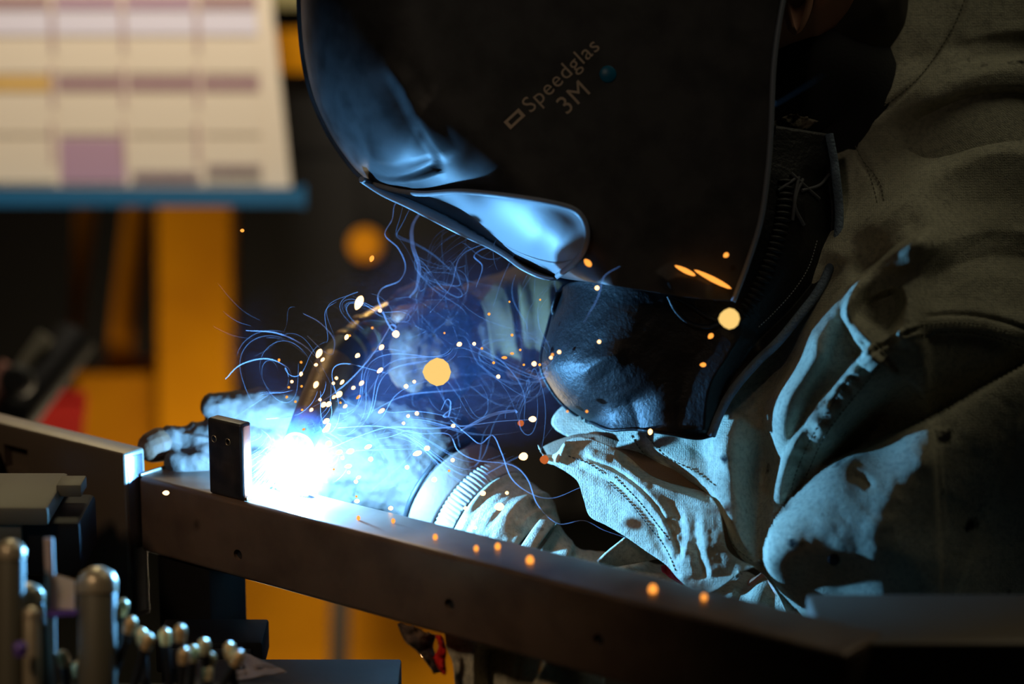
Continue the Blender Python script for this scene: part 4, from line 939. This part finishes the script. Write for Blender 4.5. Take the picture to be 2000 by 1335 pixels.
# sparks
def spark_mesh(name, ln, r, m, seg=12):
    bm = bmesh.new(); bmesh.ops.create_uvsphere(bm, u_segments=seg, v_segments=8, radius=1)
    for v in bm.verts:
        k = 1 - .25 * max(0, -v.co.x); v.co = Vector((v.co.x * ln, v.co.y * r * k, v.co.z * r * k))
    me = D.meshes.new(name); bm.to_mesh(me); bm.free(); me.materials.append(m); me.polygons.foreach_set('use_smooth', [True] * len(me.polygons)); return me
def spark(a, b, w, r, el, ang, m, lab, grp=None):
    """r, el in picture px; ang = direction of flight in the picture plane"""
    k = (DIST + w) / FOC; me = spark_mesh('spark', r * el * k, r * k, M[m]); o = D.objects.new('spark', me); COL.objects.link(o)
    o.location = P1(a, b, w); t = CX * math.cos(ang) + CU * math.sin(ang); n = np.cross(t, -CF)
    o.rotation_euler = Matrix((t, n, -CF)).transposed().to_euler()
    tag(o, lab, 'spark', grp); return o
spark(853, 726, -.02, 28, 1, 0, 'spark_big', 'largest round glowing droplet, above the pale glove')
spark(1424, 622, -.085, 21, 1, 0, 'spark_big', 'round glowing droplet at the lower corner of the helmet rim')
spark(701, 591, .02, 8, 1.9, 1.15, 'spark', 'long bright spark above the brass torch neck')
spark(773, 652, .0, 7.5, 1, 0, 'spark', 'round bright spark at the small trail loop')
spark(726, 505, .02, 4.5, 1.5, 1.2, 'spark_orange', 'small orange spark below the helmet rim, highest in mid air')
spark(473, 450, .02, 3.5, 1.2, 0, 'spark_orange', 'lone tiny spark against the black cabinet at far left')
spark(324, 962, -.01, 5, 1.4, 0, 'spark', 'lone bright spark on the left end of the beam')
spark(1063, 897, .02, 9, 1, 0, 'spark_dim', 'dim red round spark left of the jacket flap')
spark(1017, 826, .02, 6.5, 1, 0, 'spark_dim', 'small dim red round spark near the trail end')
spark(1022, 891, .01, 8, 1.15, .2, 'spark', 'oval bright spark between the glove and the flap')
spark(1040, 818, .0, 6, 1.3, 0, 'spark', 'star-bright spark at the end of the long trail')
spark(938, 1052, -.06, 8, 1, 0, 'spark', 'bright round spark above the beam beside the canvas cuff')
spark(975, 989, .0, 8, 1.2, .15, 'spark', 'oval bright spark in front of the canvas cuff seam')
spark(826, 1276, .0, 5, 1.5, 1.4, 'spark', 'bright spark below the beam beside the red lining')
spark(1418, 498, -.080, 5, 1.2, .6, 'spark_orange', 'small orange spark on the helmet side above the streaks')
spark(1338, 528, -.070, 5, 4.6, -.45, 'spark_orange', 'left orange spark reflection built as a glowing streak on the helmet side')  # this streak and the next are spark reflections made as glowing shapes
spark(1392, 545, -.070, 5.5, 7.5, -.47, 'spark_orange', 'long right orange spark reflection built as a glowing streak on the helmet side')
spark(1388, 656, -.065, 5, 1.3, .8, 'spark_orange', 'small orange spark just below the round droplet at the helmet rim')
spark(1373, 712, -.060, 4.5, 1.4, 0, 'spark_orange', 'small orange spark on the middle of the leather apron')
spark(1270, 843, -.045, 4.5, 1.3, 1.5, 'spark', 'spark on the lower edge of the leather apron')
spark(1066, 1333, -.1, 6, 1.6, 0, 'spark_orange', 'orange spark at the bottom edge on the hanging cloth')
spark(1148, 513, -.075, 6, 1.6, -.8, 'spark_orange', 'orange smudge-like spark right of the silver side plate')
S = '''623 690 7 1.7 1.1|677 658 5 1.5 1.1|745 678 5.5 1.4 .9|698 694 5 1.4 .8|742 606 5 1 0|706 748 5 1.5 .8|742 723 5 1.8 .7|662 770 7 1.4 .8|617 751 6 1.5 1.1|700 694 4 1 0|668 746 4 1.8 .9
632 790 6 1.3 .9|642 789 6 1.3 .9|657 738 4 1 0|690 757 4.5 1.2 .6|674 793 4 1.5 .7|665 786 3 1 0|651 748 4 1 0|793 754 5.5 1 0|809 745 4 1 0|897 672 5.5 1.2 .4|926 671 4.5 1 0|941 680 3 1 0|1000 654 3.5 1 0|955 613 3.5 1 0|1023 712 3 1 0
1043 710 6 1 0|1054 712 3.5 1 0|1076 698 4 1 0|1092 687 4.5 1 0|1079 692 3.5 1 0|1016 683 3 1 0|973 735 5 1 0|964 708 3.5 1 0|1166 562 5.5 1 0|1170 667 4.5 1 0|995 589 2.5 1 0|1389 657 3 1 0|545 703 3 1.3 1.5|588 707 3 1 0|570 745 4 1 1|564 756 3 1 0|589 754 3 1 0|588 730 4 1.4 1.4
640 832 5 1.9 .8|637 822 6 1.5 .6|637 838 6 1.8 .6|608 800 4 1.4 .8|642 866 7 1.2 .4|662 883 6 1.5 .4|684 881 6 1.6 .3|719 872 5 1.9 .4|745 802 4.5 2 .6|814 807 5 1 0|797 812 4 1 0|788 826 4 1 0|885 831 4.5 1.1 0|834 875 6 1.2 .3|815 885 6 1.9 .3|724 896 6 1 0|795 912 5 1 0|669 894 4.5 1 0|680 910 5 1.8 .2|681 922 4 1 0|700 932 4 1.6 .4|695 940 5 1 0|848 936 6 1.1 .2|884 898 5 1 0|877 919 3 1 0
697 978 5 1.3 .1|674 991 4 1 0|763 992 5 1.2 .1|749 1008 4 1 0|791 1020 5 1.2 0|696 969 3 1 0|943 963 6 1.2 .2|909 992 5 1 0|990 962 4.5 1 0|900 1025 4 1.2 .1|928 1030 4 1 0|625 780 4 1 0|593 838 3 1.4 .5|612 876 3 1 0|645 900 4 1.4 .4|590 800 3 1 0|652 916 3 1 0|560 775 3 1.2 .9|577 784 3 1 0|727 640 3 1 0|868 650 2.5 1 0|1000 690 3 1.6 0|985 698 3.5 2 0|1055 585 2.5 1 0|1108 803 3 1 0|1146 803 3.5 1 0|630 702 4 1.6 .8|617 712 4 1.2 .2|700 775 3.5 2 .7|652 775 4 1.4 .8|683 655 3 1 0'''
for row in S.replace('\n', '|').split('|'):
    a, b, r, el, an = map(float, row.split())
    if b < 770 and a < 760: g_ = ('small glowing spark over the bent torch neck and nozzle', 'sparks over the torch neck')
    elif a >= 860 and b < 760: g_ = ('small glowing spark in the dark smoky gap between the torch hand and the leather apron', 'sparks before the leather apron')
    elif a < 700: g_ = ('small glowing spark low in the bright fume beside the arc', 'sparks in the bright fume')
    elif b >= 940: g_ = ('small glowing spark just above the beam in front of the glove cuff', 'sparks above the beam by the cuff')
    else: g_ = ('small glowing spark in front of the back of the pale glove', 'sparks before the pale glove')
    spark(a, b, -.06 if a > 1060 else random.uniform(-.03, .05) if b < 780 else random.uniform(-.03, .01), r * .82, el, an, 'spark' if r > 3.6 else 'spark_orange', *g_)
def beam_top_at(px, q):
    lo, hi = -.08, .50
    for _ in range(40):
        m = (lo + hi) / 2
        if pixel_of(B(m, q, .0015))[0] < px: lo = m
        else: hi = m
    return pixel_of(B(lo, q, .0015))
for px_, q_, r_ in ((768, .03, 4), (850, .02, 5), (930, .018, 5), (972, .03, 6), (1035, .02, 8), (1275, .022, 9), (1375, .03, 6), (700, .02, 4)):  # glowing blobs added in place of spark reflections on the steel
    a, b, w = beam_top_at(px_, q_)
    spark(float(a), float(b), float(w), r_, 1.35, 1.57, 'spark_orange', 'orange glowing blob standing for a spark reflection on the top face of the beam', 'spark reflection blobs on the beam top')
print('objects', len(D.objects))
